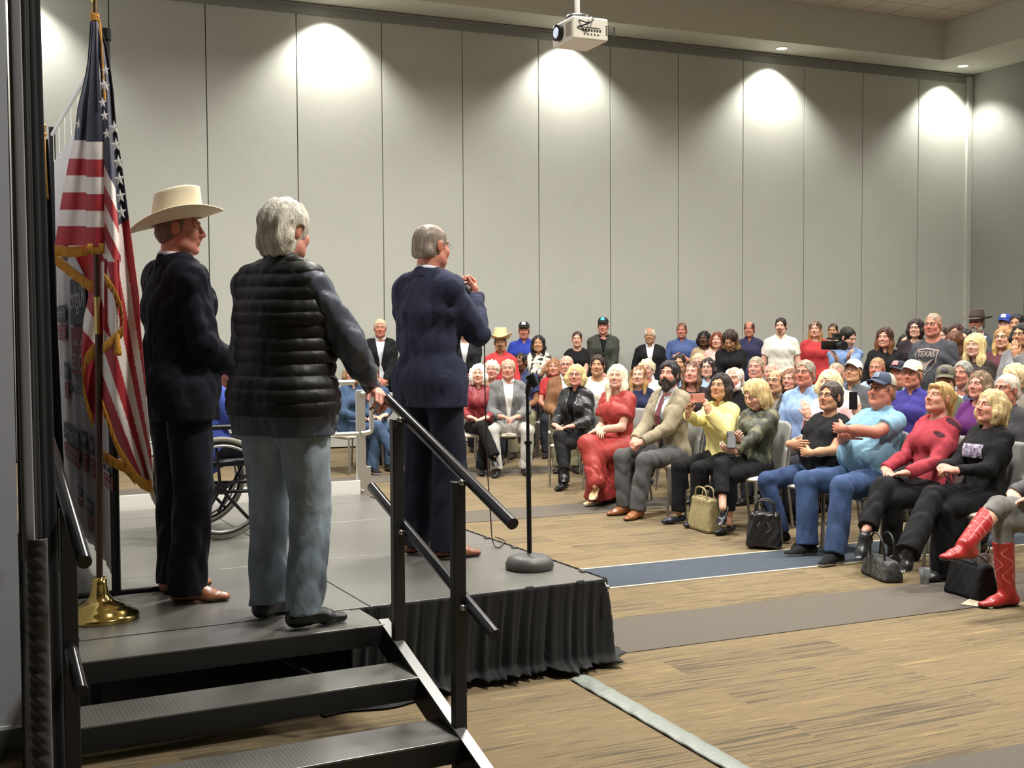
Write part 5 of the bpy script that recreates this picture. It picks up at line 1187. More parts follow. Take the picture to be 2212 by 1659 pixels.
put('curly blonde haired person seated at the right edge behind the white haired man', 2186, 787, 250, S, (-1, .1), look=(.5, 0, 0), fem=1, top=('sweater', (120, 110, 100)), hair='curly', hairc=(222, 196, 150), skin='pink', hvol=.012)
put('white haired man with black glasses in charcoal jacket seated at the right edge', 2168, 810, 288, S, (-1, -.1), top=('jacket', (58, 58, 60)), under=(70, 70, 72), hair='short', hairc=(206, 194, 178), hvol=.004, skin='red', glasses='dark', w=1.2)
# front row
put('smiling woman with long platinum hair in a red dress', 1328, 786, 226, S, (-.95, -.35), fem=1, top=('puff', (164, 34, 22), 'satin'), bottom=('gown', (164, 34, 22), 'satin'), hair='long', hlen=.25, hairc=(234, 224, 194), hvol=.010, skin='fair', smile=1, res='front', legs='crossR', shoes=('sandal', (206, 176, 134), (236, 226, 200)), pose='custom', hands=([(-.02, .34, .70), (-.0, .30, .72)], [(.6, .7, -.3), (-.75, .6, -.3)], [(0, .1, -1), (0, .1, -1)]), w=1.08, an=[(-.06, .40, .09), (-.22, .60, .22)])
put('bearded man in tan blazer and patterned red tie', 1440, 778, 240, S, (-1, -.25), top=('jacket', (146, 134, 106)), under=(206, 216, 226), tie=(104, 48, 56), hair='short', hairc=(36, 34, 36), hvol=.016, hbump=.006, beard=.05, beardc=(48, 38, 36), skin='pink', res='front', bottom=('trousers', (84, 84, 84)), shoes=('boot', (134, 82, 46), (70, 44, 28)), pose='custom', lean=.05, hands=([(-.05, .40, .66), (.06, .40, .67)], [(.55, .7, -.3), (-.55, .7, -.3)], [(.4, -.1, -.9), (-.4, -.1, -.9)]), curl=(.9, .9), an=[(-.14, .56, .09), (.10, .48, .09)], kn=[(-.17, .50, .50), (.13, .49, .51)], headadd=(0, -.02, 0), opening=(.075, .10, .3, .02))
yl = put('woman in yellow collared sweater filming with a pink phone', 1550, 808, 252, S, (-1, -.25), fem=1, top=('sweater', (226, 212, 116)), collar=.03, vneck=.05, hair='bob', hairc=(44, 34, 32), hvol=.009, fz=.100, skin='tan', glasses='wire', res='front', bottom=('trousers', (22, 22, 24)), shoes=('flat', (40, 44, 54)), pose='custom', wpx=[(1531, 892, -.24), (1486, 897, -.24)], hands=([(-.11, .34, 1.02), (.07, .36, 1.02)], [(.25, .1, 1), (-.2, .1, 1)], [(.8, -.1, 0), (-.8, -.1, 0)]), curl=(.5, .5), legw=.9, hem=.06, w=1.05)
cm = put('blonde woman in camouflage blouse looking down at a black phone', 1640, 819, 262, S, (-1, -.3), lean=-.14, look=(-.12, .42, .08), fem=1, top=('shirt', (62, 66, 50), 'satin'), pat=xpat(camo), hair='long', hlen=.13, hairc=(200, 174, 122), hvol=.014, skin='fair', closed=1, res='front', legs='crossR', bottom=('trousers', (20, 20, 22)), shoes=('heel', (22, 22, 24)), pose='custom', wpx=[(1588, 976, -.26), (1594, 948, -.20)], hands=([(-.10, .36, .74), (.04, .30, .70)], [(.35, .75, .2), (-.5, .8, .15)], [(.5, -.4, .5), (-.5, -.2, .7)]), curl=(.5, .7), hem=.16, legw=.95)
put('woman in black v-neck t-shirt and jeans with folded arms leaning back', 1793, 826, 278, S, (-1, -.25), fem=1, top=('tee', (26, 26, 28)), vneck=.07, hair='short', hairc=(70, 60, 54), hvol=.014, skin='tan', glasses='dark', res='front', bottom=('trousers', (52, 72, 112), 'denim'), shoes=('sneaker', (24, 24, 26)), pose='fold', w=1.28, belly=.07, legs='wide', lean=-.22, slen=.5, an=[(-.15, .40, .09), (.12, .32, .09)])
put('heavy man in light blue polo jeans and trucker cap with folded arms', 1903, 803, 292, S, (-1, -.1), top=('polo', (110, 158, 184)), hair='crop', hairc=(140, 110, 90), skin='red', glasses='dark', hat=('cap', (62, 72, 92), (200, 190, 170)), capmark=(92, 104, 124), res='front', bottom=('trousers', (54, 78, 118), 'denim'), shoes=('sneaker', (28, 28, 30), (214, 214, 210)), pose='fold', w=1.36, belly=.11, facefat=1.15, jaw=1.1, chin2=1, mous=(150, 120, 104), lean=-.26, kn=[(-.21, .47, .53), (.15, .47, .53)], an=[(-.24, .56, .09), (.10, .50, .09)], legw=1.12, wpx=[(1822, 926, -.34), (1822, 938, -.22)], poles=[(-.7, -.2, -.5), (.7, -.2, -.6)])
put('woman in dark red patterned top with a blond ponytail and black trousers', 2023, 824, 308, S, (-1, -.04), lean=-.14, an=[None, (-.15, .74, .25)], fem=1, top=('sweater', (168, 38, 56)), pat=xpat(blots((62, 26, 36), 1.15, 24)), hair='pony', hairc=(186, 152, 98), hvol=.008, skin='pink', res='front', legs='crossR', bottom=('trousers', (24, 24, 26)), shoes=('shoe', (34, 34, 36)), w=1.1, headadd=(0, -.12, 0), socks=(48, 48, 50), hem=.14)
bs = put('older woman with short blond hair in black sweater clasping her hands', 2138, 848, 326, S, (-1, -.02), lean=-.14, an=[None, (-.15, .78, .25)], fem=1, top=('sweater', (24, 24, 26)), vneck=.04, hair='bob', hairc=(196, 172, 124), hvol=.010, fz=.096, skin='pink', res='front', legs='crossR', bottom=('wide', (22, 22, 24)), shoes=('ankle', (24, 24, 26)), smile=.5, w=1.12, earring=1, pose='custom', hands=([(-.07, .30, .72), (.06, .30, .73)], [(.6, .6, .1), (-.6, .6, .1)], [(.3, -.2, -.9), (-.3, -.2, -.9)]), curl=(.8, .8))
def stitch(so, V, an, R, shin): pass
rb = put('person in grey jeans and red western boots at the right edge', 2292, 860, 366, S, (-1, .15), fem=1, top=('sweater', (90, 90, 92)), hair='bob', hairc=(120, 90, 60), skin='fair', res='front', legs='crossR', bottom=('trousers', (112, 110, 106), 'denim'), shoes=('tallboot', (158, 38, 36), (60, 20, 18)), hem=.335, legw=.80, stitch=1, kn=[(.03, .44, .50), (.02, .48, .60)], an=[(.03, .40, .09), (-.13, .80, .42)], toe=[(0, 1, 0), (-.2, 1, .05)], foot=1.02)
# empty chairs
chair(Vector((gp(845, 1004).x, gp(845, 1004).y, 0)), heading((-.4, -1))+.5, 'empty grey and cream chair with a black bag under it left of the speaker')
P = dp(1384, 950, FPX/226); chair(Vector((P.x, P.y, 0)), heading((-1, -.25)), 'empty chair between the red dress and the tan blazer')
P = dp(1414, 880, FPX/206); chair(Vector((P.x, P.y, 0)), heading((-1, -.3)), 'empty chair in the second row behind the tan blazer')
# people on the stage side
# ---------------------------------------------------------------- flags
def vcol(o, cols):
    me = o.data; a = me.color_attributes.new('Col', 'FLOAT_COLOR', 'POINT'); cc = np.ones((len(me.vertices), 4), f4); cc[:, :3] = cols; a.data.foreach_set('color', cc.ravel())
def interp(path, y):
    ys_ = [q[1] for q in path]; return float(np.interp(y, ys_, [q[0] for q in path]))
M_flag = mat('flag_nylon', (150, 150, 150), rough=.6, attr=True, sheen=.2, bump=.15, bscale=12)
M_fringe = mat('gold_fringe', (206, 144, 40), rough=.6, bump=.8, bscale=60, stretch=(6, 6, .3)); M_brass = mat('polished_brass', (212, 186, 110), rough=.14, metal=1)
M_pole = mat('flagpole_wood', (66, 40, 28), rough=.35)
fb = gp(216, 1335, HS); fd = dfor(fb)
fl = empty('flagpole', fb, 0, 'tall wooden flagpole on a round brass base beside the banner', 'flagpole')
tp = dp(203, -14, fd)-fb
jt0, jt1 = (dp(212, 722, fd)-fb), (dp(210, 642, fd)-fb)
MB().tube([(0, 0, .05), jt0], .0135, 16).build('lower_pole', M_pole, fl); MB().tube([jt1, tp*.985], .0125, 16).build('upper_pole', M_pole, fl)
MB().tube([jt0, jt1], .0142, 16).tube([tp*.962, tp], .0125, 14).build('joint_sleeve', M_brass, fl)
MB().lathe([(.001, 0), (.16, 0), (.162, .012), (.155, .022), (.13, .03), (.128, .038), (.105, .046), (.10, .056), (.06, .075), (.04, .10), (.032, .14), (.030, .175), (.001, .176)], n=48).build('base', M_brass, fl)
MB().lathe([(.001, -.01), (.02, 0), (.026, .02), (.018, .035), (.022, .05), (.012, .09), (.001, .13)], tuple(tp), 20).build('finial', M_brass, fl)
RED, WHI, NAV = L3((164, 26, 38)), L3((226, 216, 208)), L3((24, 28, 54))
flag = empty('american_flag', fb, 0, 'american flag with gold fringe draped down its pole', 'flag')
def panel(name, left, right, y0, y1, nu, nv, colf, depth, m=None):
    b = MB(); b.grid(lambda u, v: dp(interp(left, y0+(y1-y0)*v)*(1-u)+interp(right, y0+(y1-y0)*v)*u, y0+(y1-y0)*v, fd+depth(u, v))-fb, nu, nv)
    o = b.build(name, m or M_flag, flag, solid=.003)
    if colf is not None:
        cols = [colf(interp(left, y)*(1-u)+interp(right, y)*u, y) for y in np.linspace(y0, y1, nv) for u in np.linspace(0, 1, nu)]
        vcol(o, np.array(cols))
    return o
Lp = [(196, 46), (190, 130), (185, 160), (168, 230), (161, 300), (150, 342), (143, 380), (136, 415), (130, 450), (125, 490), (118, 532)]
F1 = [(203, 46), (196, 160), (190, 230), (187, 300), (188, 420), (188, 532)]
F2 = [(210, 46), (214, 160), (220, 240), (223, 300), (225, 420), (226, 532)]
bnd = [303, 342, 379, 416, 453, 488]
def c_hoist(x, y):
    if y < bnd[0]+(x > 187)*3: return NAV
    k = sum(y > b_+(x > 187)*3 for b_ in bnd); return (WHI if k % 2 else RED)
panel('left_fold', Lp, F1, 46, 530, 26, 320, c_hoist, lambda u, v: -.03+.07*(1-u)*v+.012*math.sin(u*7+v*3))
panel('centre_fold', F1, F2, 46, 533, 16, 320, c_hoist, lambda u, v: -.045-.018*math.sin(PI*u))
G1 = [(210, 46), (222, 120), (232, 200), (240, 300), (245, 365), (250, 430), (255, 480), (258, 520), (260, 560)]
O1 = [(213, 46), (230, 100), (240, 160), (245, 200), (248, 240), (252, 285), (262, 350), (270, 410), (278, 472), (283, 510), (287, 540), (292, 580), (300, 640), (303, 700), (308, 760), (314, 830), (318, 880), (322, 920), (326, 980), (328, 1020), (331, 1052)]
I1 = [(205, 46), (218, 160), (222, 300), (223, 530), (219, 560), (218, 700), (218, 868), (238, 925), (268, 985), (302, 1046), (306, 1052)]
def c_fly(x, y):
    g = interp(G1, min(y, 560))
    if y < 565 and x < g:
        v = y-358-(x-226)*2.2
        return NAV if v < 0 else (WHI if int(v/40) % 2 == 0 else RED)
    if y < 486-(x-258)*.7 and y < 560: return NAV
    a = math.degrees(math.atan2(1184-y, max(1, 364-x)))
    for lim, c in ((69.3, RED), (72, WHI), (75, RED), (77.8, WHI), (79.8, RED), (81.7, WHI), (83.4, RED), (95, WHI)):
        if a < lim: return c
    return WHI
def d_fly(u, v):
    return -.02+.035*math.sin(u*7.5+1.2+v*1.5)+.02*math.sin(u*3-v*5)
fly = panel('fly_fold', I1, O1, 46, 1052, 60, 560, c_fly, d_fly)
I2 = [(150, 532), (186, 600), (192, 640), (181, 690), (176, 760), (177, 800), (186, 850), (196, 915)]
O2 = [(222, 532), (222, 915)]
def c_loop(x, y):
    t = y+(x-180)*-1.3
    return WHI if 655 < t < 712 or t > 905 else RED
panel('inner_fold', I2, O2, 534, 915, 20, 160, c_loop, lambda u, v: .05+.03*math.sin(u*5+v*7))
panel('inner_fold', [(226, 532), (224, 745)], [(258, 600), (263, 640), (266, 700), (232, 742)], 560, 742, 14, 60, c_loop, lambda u, v: -.05+.01*math.sin(u*5))
def fringe(path, dz=-.035, wd=.035):
    pts = catmull([dp(x, y, fd+dz)-fb for x, y in path], 6)
    n = len(pts)
    def g(u, v):
        p = pts[min(n-1, int(u*(n-1)))]; return p+Vector((0, 0, -wd*v))+Vector((_F))*(.004*math.sin(u*n*2.2)*v)
    MB().grid(g, n, 4).build('fringe', M_fringe, flag, solid=.004)
fringe([(118, 530), (150, 533), (188, 530)], .02, .045); fringe([(188, 526), (205, 526), (225, 525)], -.06, .045)
fringe([(119, 548), (150, 572), (190, 602), (215, 612)], .04, .05); fringe([(226, 590), (243, 612), (256, 640), (264, 665), (265, 700), (250, 718), (222, 742)], -.075, .045)
fringe([(204, 742), (186, 762), (178, 800), (182, 835), (194, 880), (200, 895)], .02, .06); fringe([(221, 862), (236, 905), (252, 950), (276, 992), (303, 1028), (330, 1040)], -.05, .05)
fringe([(222, 972), (246, 988), (270, 1000), (292, 1025)], .03, .045)
def star(b, c, r, rot):
    vs = [];
    for k in range(10):
        a = rot+k*PI/5+PI/2; rr = r if k % 2 == 0 else r*.42; vs.append(dp(c[0]+rr*math.cos(a)*.72, c[1]-rr*math.sin(a), fd+c[2])-fb)
    vs.append(dp(c[0], c[1], fd+c[2]-.004)-fb); b.add(vs, [(i, (i+1) % 10, 10) for i in range(10)])
for (x, y, dz) in [(228, 152, -.085), (229, 188, -.085), (224, 182, -.085), (222, 222, -.085), (226, 250, -.085), (231, 289, -.085), (247, 276, -.09), (251, 313, -.09), (256, 350, -.09), (258, 387, -.09), (260, 424, -.09), (262, 459, -.09), (171, 268, -.02)]:
    b = MB(); star(b, (x, y, dz), 17 if x > 240 else 13, .1); b.build('star', mat('star_white', (232, 228, 222), rough=.6), flag)
MB().tube([dp(x, y, fd-.07)-fb for x, y in ((199, 30), (212, 36), (218, 60), (222, 140), (228, 220))], .0035, 6).tube([dp(x, y, fd-.075)-fb for x, y in ((214, 40), (220, 100), (226, 215))], .0035, 6).tube([dp(204, 30, fd)-fb, dp(205, 46, fd)-fb], [.02, .018], 10).build('gold_cord', M_fringe, flag)
MB().lathe([(.001, .02), (.009, .01), (.011, -.03), (.016, -.06), (.014, -.075), (.001, -.075)], tuple(dp(254, 730, fd-.09)-fb), 12).build('tassel', M_fringe, flag)
# second flag, mostly behind the curtain
fd2 = 5.75; q0 = Vector((dp(92, 1250, fd2).x, dp(92, 1250, fd2).y, HS)); f2 = empty('flagpole', q0, 0, 'second flagpole with gold finial half hidden behind the black curtain', 'flagpole')
t2 = dp(88, 285, fd2)-q0
MB().tube([(0, 0, .05), t2], .013, 12).build('pole', M_pole, f2); MB().lathe([(.001, 0), (.11, 0), (.10, .03), (.05, .07), (.03, .15), (.001, .15)], n=32).build('base', M_brass, f2)
MB().lathe([(.016, -.02), (.022, 0), (.028, .03), (.014, .05), (.010, .07), (.006, .12), (.001, .16)], tuple(t2), 16).build('finial', M_brass, f2)
flag2 = empty('navy_flag', q0, 0, 'dark navy flag with gold cord half hidden behind the black curtain', 'flag')
b = MB(); b.grid(lambda u, v: dp(80+10*v+(24+v*36)*u, 300+960*v, fd2+.03*math.sin(u*9)-.03)-q0, 16, 40)
b.build('cloth', mat('navy_flag_cloth', (26, 26, 34), rough=.7), flag2, solid=.003)
MB().tube([dp(x, y, fd2-.09)-q0 for x, y in ((88, 286), (97, 300), (98, 340), (101, 390), (104, 430))], .004, 6).tube([dp(x, y, fd2-.09)-q0 for x, y in ((90, 288), (95, 330), (99, 400))], .004, 6).tube([dp(84, 284, fd2-.05)-q0, dp(100, 292, fd2-.05)-q0], .009, 8).build('gold_cord', M_fringe, flag2)
# ---------------------------------------------------------------- banner on its stand
nb_ = gp(252, 1285, HS); fb_ = dp(112, 275, 7.83); fbz = fb_.z; fb_.z = HS; ax = (fb_-nb_); BW = ax.length; ax.normalize(); bn = Vector((ax.y, -ax.x, 0))
if bn.dot(Vector(CAMP)-nb_) < 0: bn = -bn
ban = empty('banner_stand', nb_, 0, 'white event banner seen from behind on a black frame', 'banner')
def bl(u, z, off=0): return ax*u+EZ*z+bn*off
HB = fbz-HS
M_ban = mat('banner_fabric', (214, 208, 202), rough=.9, var=.04, vscale=3)
MB().tube([bl(0, 0), bl(0, HB)], .021, 12).build('upright', M_blk, ban); MB().tube([bl(BW, 0), bl(BW, HB)], .021, 12).build('upright', M_blk, ban)
MB().tube([bl(0, HB-.03), bl(0, HB+.02)], .028, 10).build('clamp', M_blk, ban)
MB().tube([bl(-.0, HB-.05), bl(BW, HB-.05)], .012, 8).build('crossbar', mat('white_tube', (222, 220, 214), rough=.4), ban)
def banf(u, v):
    z = .08+(HB-.30)*v+.05*(1-abs(2*u-1))*0-(.03*abs(math.sin(u*PI*7)))*(v > .98); return bl(.05+(BW-.1)*u, z, .006*math.sin(u*34+v*2)+.004*math.sin(u*71-v*3))
MB().grid(banf, 90, 40).build('fabric', M_ban, ban, solid=.002)
for k in range(8): MB().tube([bl(.1+k*(BW-.2)/7, HB-.06), bl(.1+k*(BW-.2)/7, HB-.24)], .0025, 5).build('tie', mat('white_cord', (225, 222, 216), rough=.7), ban)
b = MB()
for y in (-.35, .35): b.tube([bl(.0, .012), bl(.0, .012)+bn*y], .012, 8)
b.build('foot', M_blk, ban)
M_ink = mat('banner_ink_dark', (84, 88, 92), rough=.9); M_inkr = mat('banner_ink_red', (158, 76, 84), rough=.9); M_inkw = mat('banner_ink_white', (206, 200, 194), rough=.9)
def onb(px, py):
    p = plp(px, py, nb_+bn*.016, bn)-nb_; return p.dot(ax), p.z
def ttext(txt, u, z, wid, hgt, m, name='lettering', off=.019):
    cu = text_mesh(txt, 1, name, m, 0, .012); o = bpy.data.objects.new(name, cu); C.objects.link(o); bpy.context.view_layer.update()
    me = bpy.data.meshes.new_from_object(o.evaluated_get(bpy.context.evaluated_depsgraph_get())); bpy.data.objects.remove(o)
    V = np.array([v.co[:] for v in me.vertices]); mn, mx = V.min(0), V.max(0); V = (V-(mn+mx)/2)/np.maximum(mx-mn, 1e-6)
    for v, c in zip(me.vertices, V): v.co = bl(u-c[0]*wid*BSG, z+c[1]*hgt, off)
    me.materials.clear(); me.materials.append(m)
    o = bpy.data.objects.new(name, me); C.objects.link(o); o.parent = ban; return o
# seen from behind, so the lettering is mirrored
scr = ax.dot(Vector(_R0)); BSG = 1 if scr > 0 else -1
for (x0, x1, y0, y1, big) in [(123, 142, 660, 733, 0), (139, 148, 783, 858, 0), (138, 171, 921, 998, 0), (177, 187, 931, 1015, 0), (194, 203, 941, 1028, 0), (223, 242, 986, 1053, 0), (151, 186, 597, 809, 1), (188, 199, 1078, 1143, 0), (168, 177, 1052, 1090, 0), (130, 140, 470, 560, 0), (140, 160, 400, 470, 0)]:
    u0, za = onb(x0, (y0+y1)/2-(y1-y0)/2); u1, _ = onb(x1, (y0+y1)/2); _, zb = onb((x0+x1)/2, y1); _, za = onb((x0+x1)/2, y0)
    uc, uh = (u0+u1)/2, abs(u1-u0)/2; zm = zb+(za-zb)*.52
    lg = MB(); lg.obox(bl(uc, (zm+za)/2, .015), ax*uh, EZ*(za-zm)/2, bn*.002, 0); lg.obox(bl(uc, (zb+zm)/2-.01, .015), ax*uh*.96, EZ*((zm-zb)/2-.008), bn*.002, 1)
    lo = lg.build('printed_logo', [M_ink, M_inkr], ban)
    if 1:
        ttext('Right', uc, (zm+za)/2, uh*1.7, (za-zm)*.62, M_inkw); ttext('HOUSE', uc, zb+(zm-zb)*.25, uh*1.7, (zm-zb)*.32, M_inkw)
        ttext('for Texas', uc, zb+(zm-zb)*.66, uh*1.2, (zm-zb)*.16, M_inkw)
u0, z0 = onb(153, 836); u1, z1 = onb(190, 836); ttext('H.COM', (u0+u1)/2, z0, abs(u1-u0), .05, M_ink)
# ---------------------------------------------------------------- black drape at the left
dc = empty('pipe_drape', (dp(60, 900, 3.4).x, dp(60, 900, 3.4).y, 0), 0, 'tall black drape hanging at the left edge with ruched lower part', 'curtain')
D0 = Vector(dc.location); M_drape = mat('drape_black', (10, 10, 11), rough=.9); M_drape_lit = mat('drape_lit_grey', (70, 68, 72), rough=.6, sheen=.3)
def fl0(px, py, d): q = dp(px, py, d); return Vector((q.x, q.y, 0))
base0 = fl0(34, 1400, 3.4); base1 = fl0(124, 1400, 3.6); top0 = fl0(18, 20, 3.4); top1 = fl0(76, 20, 3.6)
def drp(u, v):
    p = base0.lerp(base1, u).lerp(top0.lerp(top1, u), v*4.3/2.6); n = Vector((base1.y-base0.y, -(base1.x-base0.x), 0)).normalized()
    if n.y > 0: n = -n
    amp = .016; p = p+n*(amp*math.sin(u*15+.6*math.sin(v*3))+.008*math.sin(u*33+1)); p.z = .005+v*4.3; return p-D0
MB().grid(drp, 70, 30).build('cloth', M_drape, dc, solid=.006)
bb0 = Vector((dp(66, 1300, 3.36).x, dp(66, 1300, 3.36).y, 0)); bb1 = Vector((dp(112, 1300, 3.36).x, dp(112, 1300, 3.36).y, 0)); rn = (bb1-bb0).normalized(); rf = Vector((rn.y, -rn.x, 0)); rf = -rf if rf.y > 0 else rf
def ruche(u, v):
    z = .01+v*1.05; r = 1+.13*math.sin(z*95+2.5*math.sin(z*17)+u*5)*(1-v*.7)+.08*math.sin(z*190+u*11)
    p = bb0.lerp(bb1, .5+.5*math.cos(PI*u)*(1-.1*v)*-1)+rf*(.018+.030*math.sin(PI*u)*r); p.z = z; return p-D0
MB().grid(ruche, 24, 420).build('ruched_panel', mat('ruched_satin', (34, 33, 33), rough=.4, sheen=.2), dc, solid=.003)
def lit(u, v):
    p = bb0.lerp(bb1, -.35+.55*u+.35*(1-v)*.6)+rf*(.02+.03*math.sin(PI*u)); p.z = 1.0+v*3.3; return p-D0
MB().grid(lit, 16, 30).build('lit_fold', M_drape_lit, dc, solid=.003)  # grey colour stands in for light on a fold of the black drape
MB().tube(catmull([gp(-30, 1680), gp(0, 1650)+EZ*.02, gp(22, 1625)+EZ*.03, gp(30, 1622)+EZ*.03]), .008, 8).build('floor_cable', mat('cable_black2', (20, 20, 20), rough=.5)); tag(bpy.data.objects['floor_cable'], 'black cable on the floor at the bottom left corner', 'cable')
# ---------------------------------------------------------------- aluminium ramp with rails beyond the stage
ra = CS+E2*(LEN+.02); M_alu = mat('aluminium', (206, 204, 198), rough=.32, metal=.85); M_aluw = mat('ramp_white_plate', (224, 222, 214), rough=.5)
rmp = empty('access_ramp', (ra.x, ra.y, 0), PHI, 'white aluminium access ramp with loop handrails at the far end of the stage', 'ramp')
ri = Matrix.Rotation(-PHI, 4, 'Z') @ Matrix.Translation((-ra.x, -ra.y, 0))
def rpt(px, py, off=.05): return ri @ plp(px, py, Vector((ra.x, ra.y, 0))+E2*off, E2)
pp = rpt(779, 1060); tz_ = rpt(779, 842).z; xr = pp.x
MB().box(xr-1.9, xr-.03, .02, .9, HS-.05, HS-.012).build('ramp_deck', M_aluw, rmp)
MB().box(xr-1.9, xr-.02, .0, .014, HS-.012, HS+.105).build('kerb_plate', M_aluw, rmp, bevel=.002)
MB().box(xr-.035, xr+.035, .02, .05, .0, tz_).build('post', M_alu, rmp, bevel=.004); MB().box(xr+.03, xr+.085, .05, .07, 0, HS+.2).build('side_plate', M_alu, rmp, bevel=.002)
MB().box(xr-1.93, xr-1.88, .02, .05, .0, tz_).build('post', M_alu, rmp, bevel=.004)
zr = rpt(779, 936).z; zt_ = rpt(750, 826).z
MB().tube([(xr-1.9, .03, zr), (xr-.02, .03, zr)], .017, 10).build('middle_rail', M_alu, rmp)
MB().tube([(xr-1.9, .03, zt_), (xr-.05, .03, zt_)], .019, 10).build('top_rail', M_alu, rmp)
MB().tube(catmull([(xr, .03, tz_-.03), (xr+.07, .03, tz_-.03), (xr+.085, .03, tz_-.07), (xr+.085, .03, zr+.06), (xr+.07, .03, zr+.01), (xr, .03, zr)], 5), .02, 10).build('loop_rail', M_alu, rmp)
MB().sphere((xr-.0, .0, HS+.02), .014, 6).build('bolt', M_steel, rmp)
# ---------------------------------------------------------------- wheelchair with its rider
wl = gp(452, 1150, HS); wh = bear(62); wcr = empty('wheelchair', wl, wh, 'black wheelchair with grey tyres between the two left men', 'wheelchair')
for sx in (-1, 1):
    x = sx*.29; wr_ = .303
    ring = lambda r, xo: [(x+xo, r*math.cos(a), wr_+r*math.sin(a)) for a in np.linspace(0, 2*PI, 49)[:-1]]
    b = MB(); b.tube(ring(wr_-.014, 0), .016, 10, closed=True); wo = b.build('wheel', mat('tyre_grey', (128, 124, 112), rough=.6), wcr)
    MB().tube(ring(wr_-.034, 0), .008, 8, closed=True).build('rim', M_blk, wo); MB().tube(ring(wr_-.05, sx*.03), .0085, 8, closed=True).build('hand_rim', M_steel, wo)
    s_ = MB()
    for k in range(5): a = k*2*PI/5+.4; s_.tube([(x, .03*math.cos(a), wr_+.03*math.sin(a)), (x, (wr_-.03)*math.cos(a), wr_+(wr_-.03)*math.sin(a))], .010, 6)
    s_.tube([(x-.02, 0, wr_), (x+.02, 0, wr_)], .035, 12); s_.build('spokes', M_blk, wo)
    cr_ = [(sx*.24, .48+.07*math.cos(a), .075+.07*math.sin(a)) for a in np.linspace(0, 2*PI, 25)[:-1]]
    MB().tube(cr_, .014, 8, closed=True).build('caster', M_blk, wcr)
    f_ = MB(); f_.tube(catmull([(sx*.23, -.20, .92), (sx*.23, -.16, .5), (sx*.23, -.10, .30)], 4), .013, 8).tube([(sx*.23, -.14, .44), (sx*.23, .34, .46), (sx*.22, .50, .16), (sx*.2, .62, .08)], .013, 8).tube([(sx*.23, -.1, .28), (sx*.24, .44, .26), (sx*.24, .48, .1)], .011, 8)
    f_.tube([(sx*.25, -.14, .66), (sx*.25, .2, .66)], .016, 8); f_.build('side_frame', M_blk, wcr)
MB().tube([(-.24, 0, .16), (.24, .3, .42)], .010, 6).tube([(.24, 0, .16), (-.24, .3, .42)], .010, 6).tube([(-.28, 0, .303), (.28, 0, .303)], .012, 8).build('cross_brace', M_blk, wcr)
MB().box(-.22, .22, -.15, .32, .42, .465).build('seat', mat('wheelchair_vinyl', (24, 24, 26), rough=.6), wcr, bevel=.015); MB().box(-.22, .22, -.20, -.165, .46, .86).build('backrest', MATS['wheelchair_vinyl'], wcr, bevel=.01)
MB().box(-.18, .18, .58, .72, .07, .085).build('footrest', M_blk, wcr)
person('person in royal blue jacket seated in the wheelchair', wl, wh, kind='sit', ztop=1.24, top=('jacket', (62, 88, 190)), under=(40, 44, 60), bottom=('trousers', (24, 24, 28)), shoes=('shoe', (26, 26, 28)), hair='short', hairc=(90, 80, 70), pose='lap', w=1.15, lean=-.10, head=(-.2, 0, 0))
# ---------------------------------------------------------------- bags, phones and small things
def soft(name, label, cat, loc, h, dims, col, m, handle=None, lump=.006, group=None, hcol=None):
    o = empty(name, loc, h, label, cat, group); dx, dy, dz = dims; A = Field(V3(-dx/2-.05, -dy/2-.05, -.03), V3(dx/2+.05, dy/2+.05, dz+.05), .007)
    def bf(X, Y, Z):
        t = np.clip(Z/f4(dz), 0, 1); hx = f4(dx/2)*(1-.12*t); hy = f4(dy/2)*(1-.45*t); r = f4(.03)
        qx = np.abs(X)-hx+r; qy = np.abs(Y)-hy+r; qz = np.abs(Z-f4(dz/2))-f4(dz/2)+r
        return np.sqrt(np.maximum(qx, 0)**2+np.maximum(qy, 0)**2+np.maximum(qz, 0)**2)+np.minimum(np.maximum(qx, np.maximum(qy, qz)), 0)-r
    A.add((bf, V3(-dx/2, -dy/2, 0), V3(dx/2, dy/2, dz)), 0); A.disp(lambda X, Y, Z: f4(lump)*crease(X, Y, Z, 40, 2)); V, Q = A.mesh()
    mesh_obj('bag_body', V, Q, m, o, np.tile(L3(col), (len(V), 1)))
    if handle:
        for sy in (-1, 1):
            MB().tube(catmull([(-dx*.28, sy*dy*.2, dz*.86), (-dx*.22, sy*dy*.24, dz+handle*.7), (0, sy*dy*.26, dz+handle), (dx*.22, sy*dy*.24, dz+handle*.7), (dx*.28, sy*dy*.2, dz*.86)], 6), .007, 8).build('handle', mat('strap_%d_%d_%d' % (hcol or col), hcol or col, rough=.5), o)
    return o
def gz(px, py, z=0): p = gp(px, py, 0); p.z = z; return p
soft('tote_bag', 'gold snakeskin tote bag on the floor beside the yellow sweater woman', 'bag', gz(1522, 1146), bear(70), (.36, .15, .28), (150, 138, 98), mat('gold_leather', (150, 138, 98), attr=True, rough=.4, var=.2, vscale=60, bump=.3), .08)
p = dp(1652, 1172, FPX/288); p.z = .015
hb = soft('handbag', 'black leather drawstring handbag hanging in front of the blue jeans', 'bag', p, bear(20), (.26, .18, .26), (26, 25, 25), M_leather, .09, .012)
MB().tube([(.03, -.10, .20), (.06, -.105, .15), (.03, -.10, .12)], .003, 6).tube([(-.02, -.10, .2), (-.04, -.105, .16)], .003, 6).build('zip_trim', M_steel, hb)
soft('handbag', 'brown patterned handbag with gold ribbon under the red dress chair', 'bag', gz(1318, 1084), bear(30), (.26, .16, .17), (70, 58, 42), mat('print_leather', (70, 58, 42), attr=True, rough=.5, var=.5, vscale=40), .05, .004, None, (190, 160, 100))
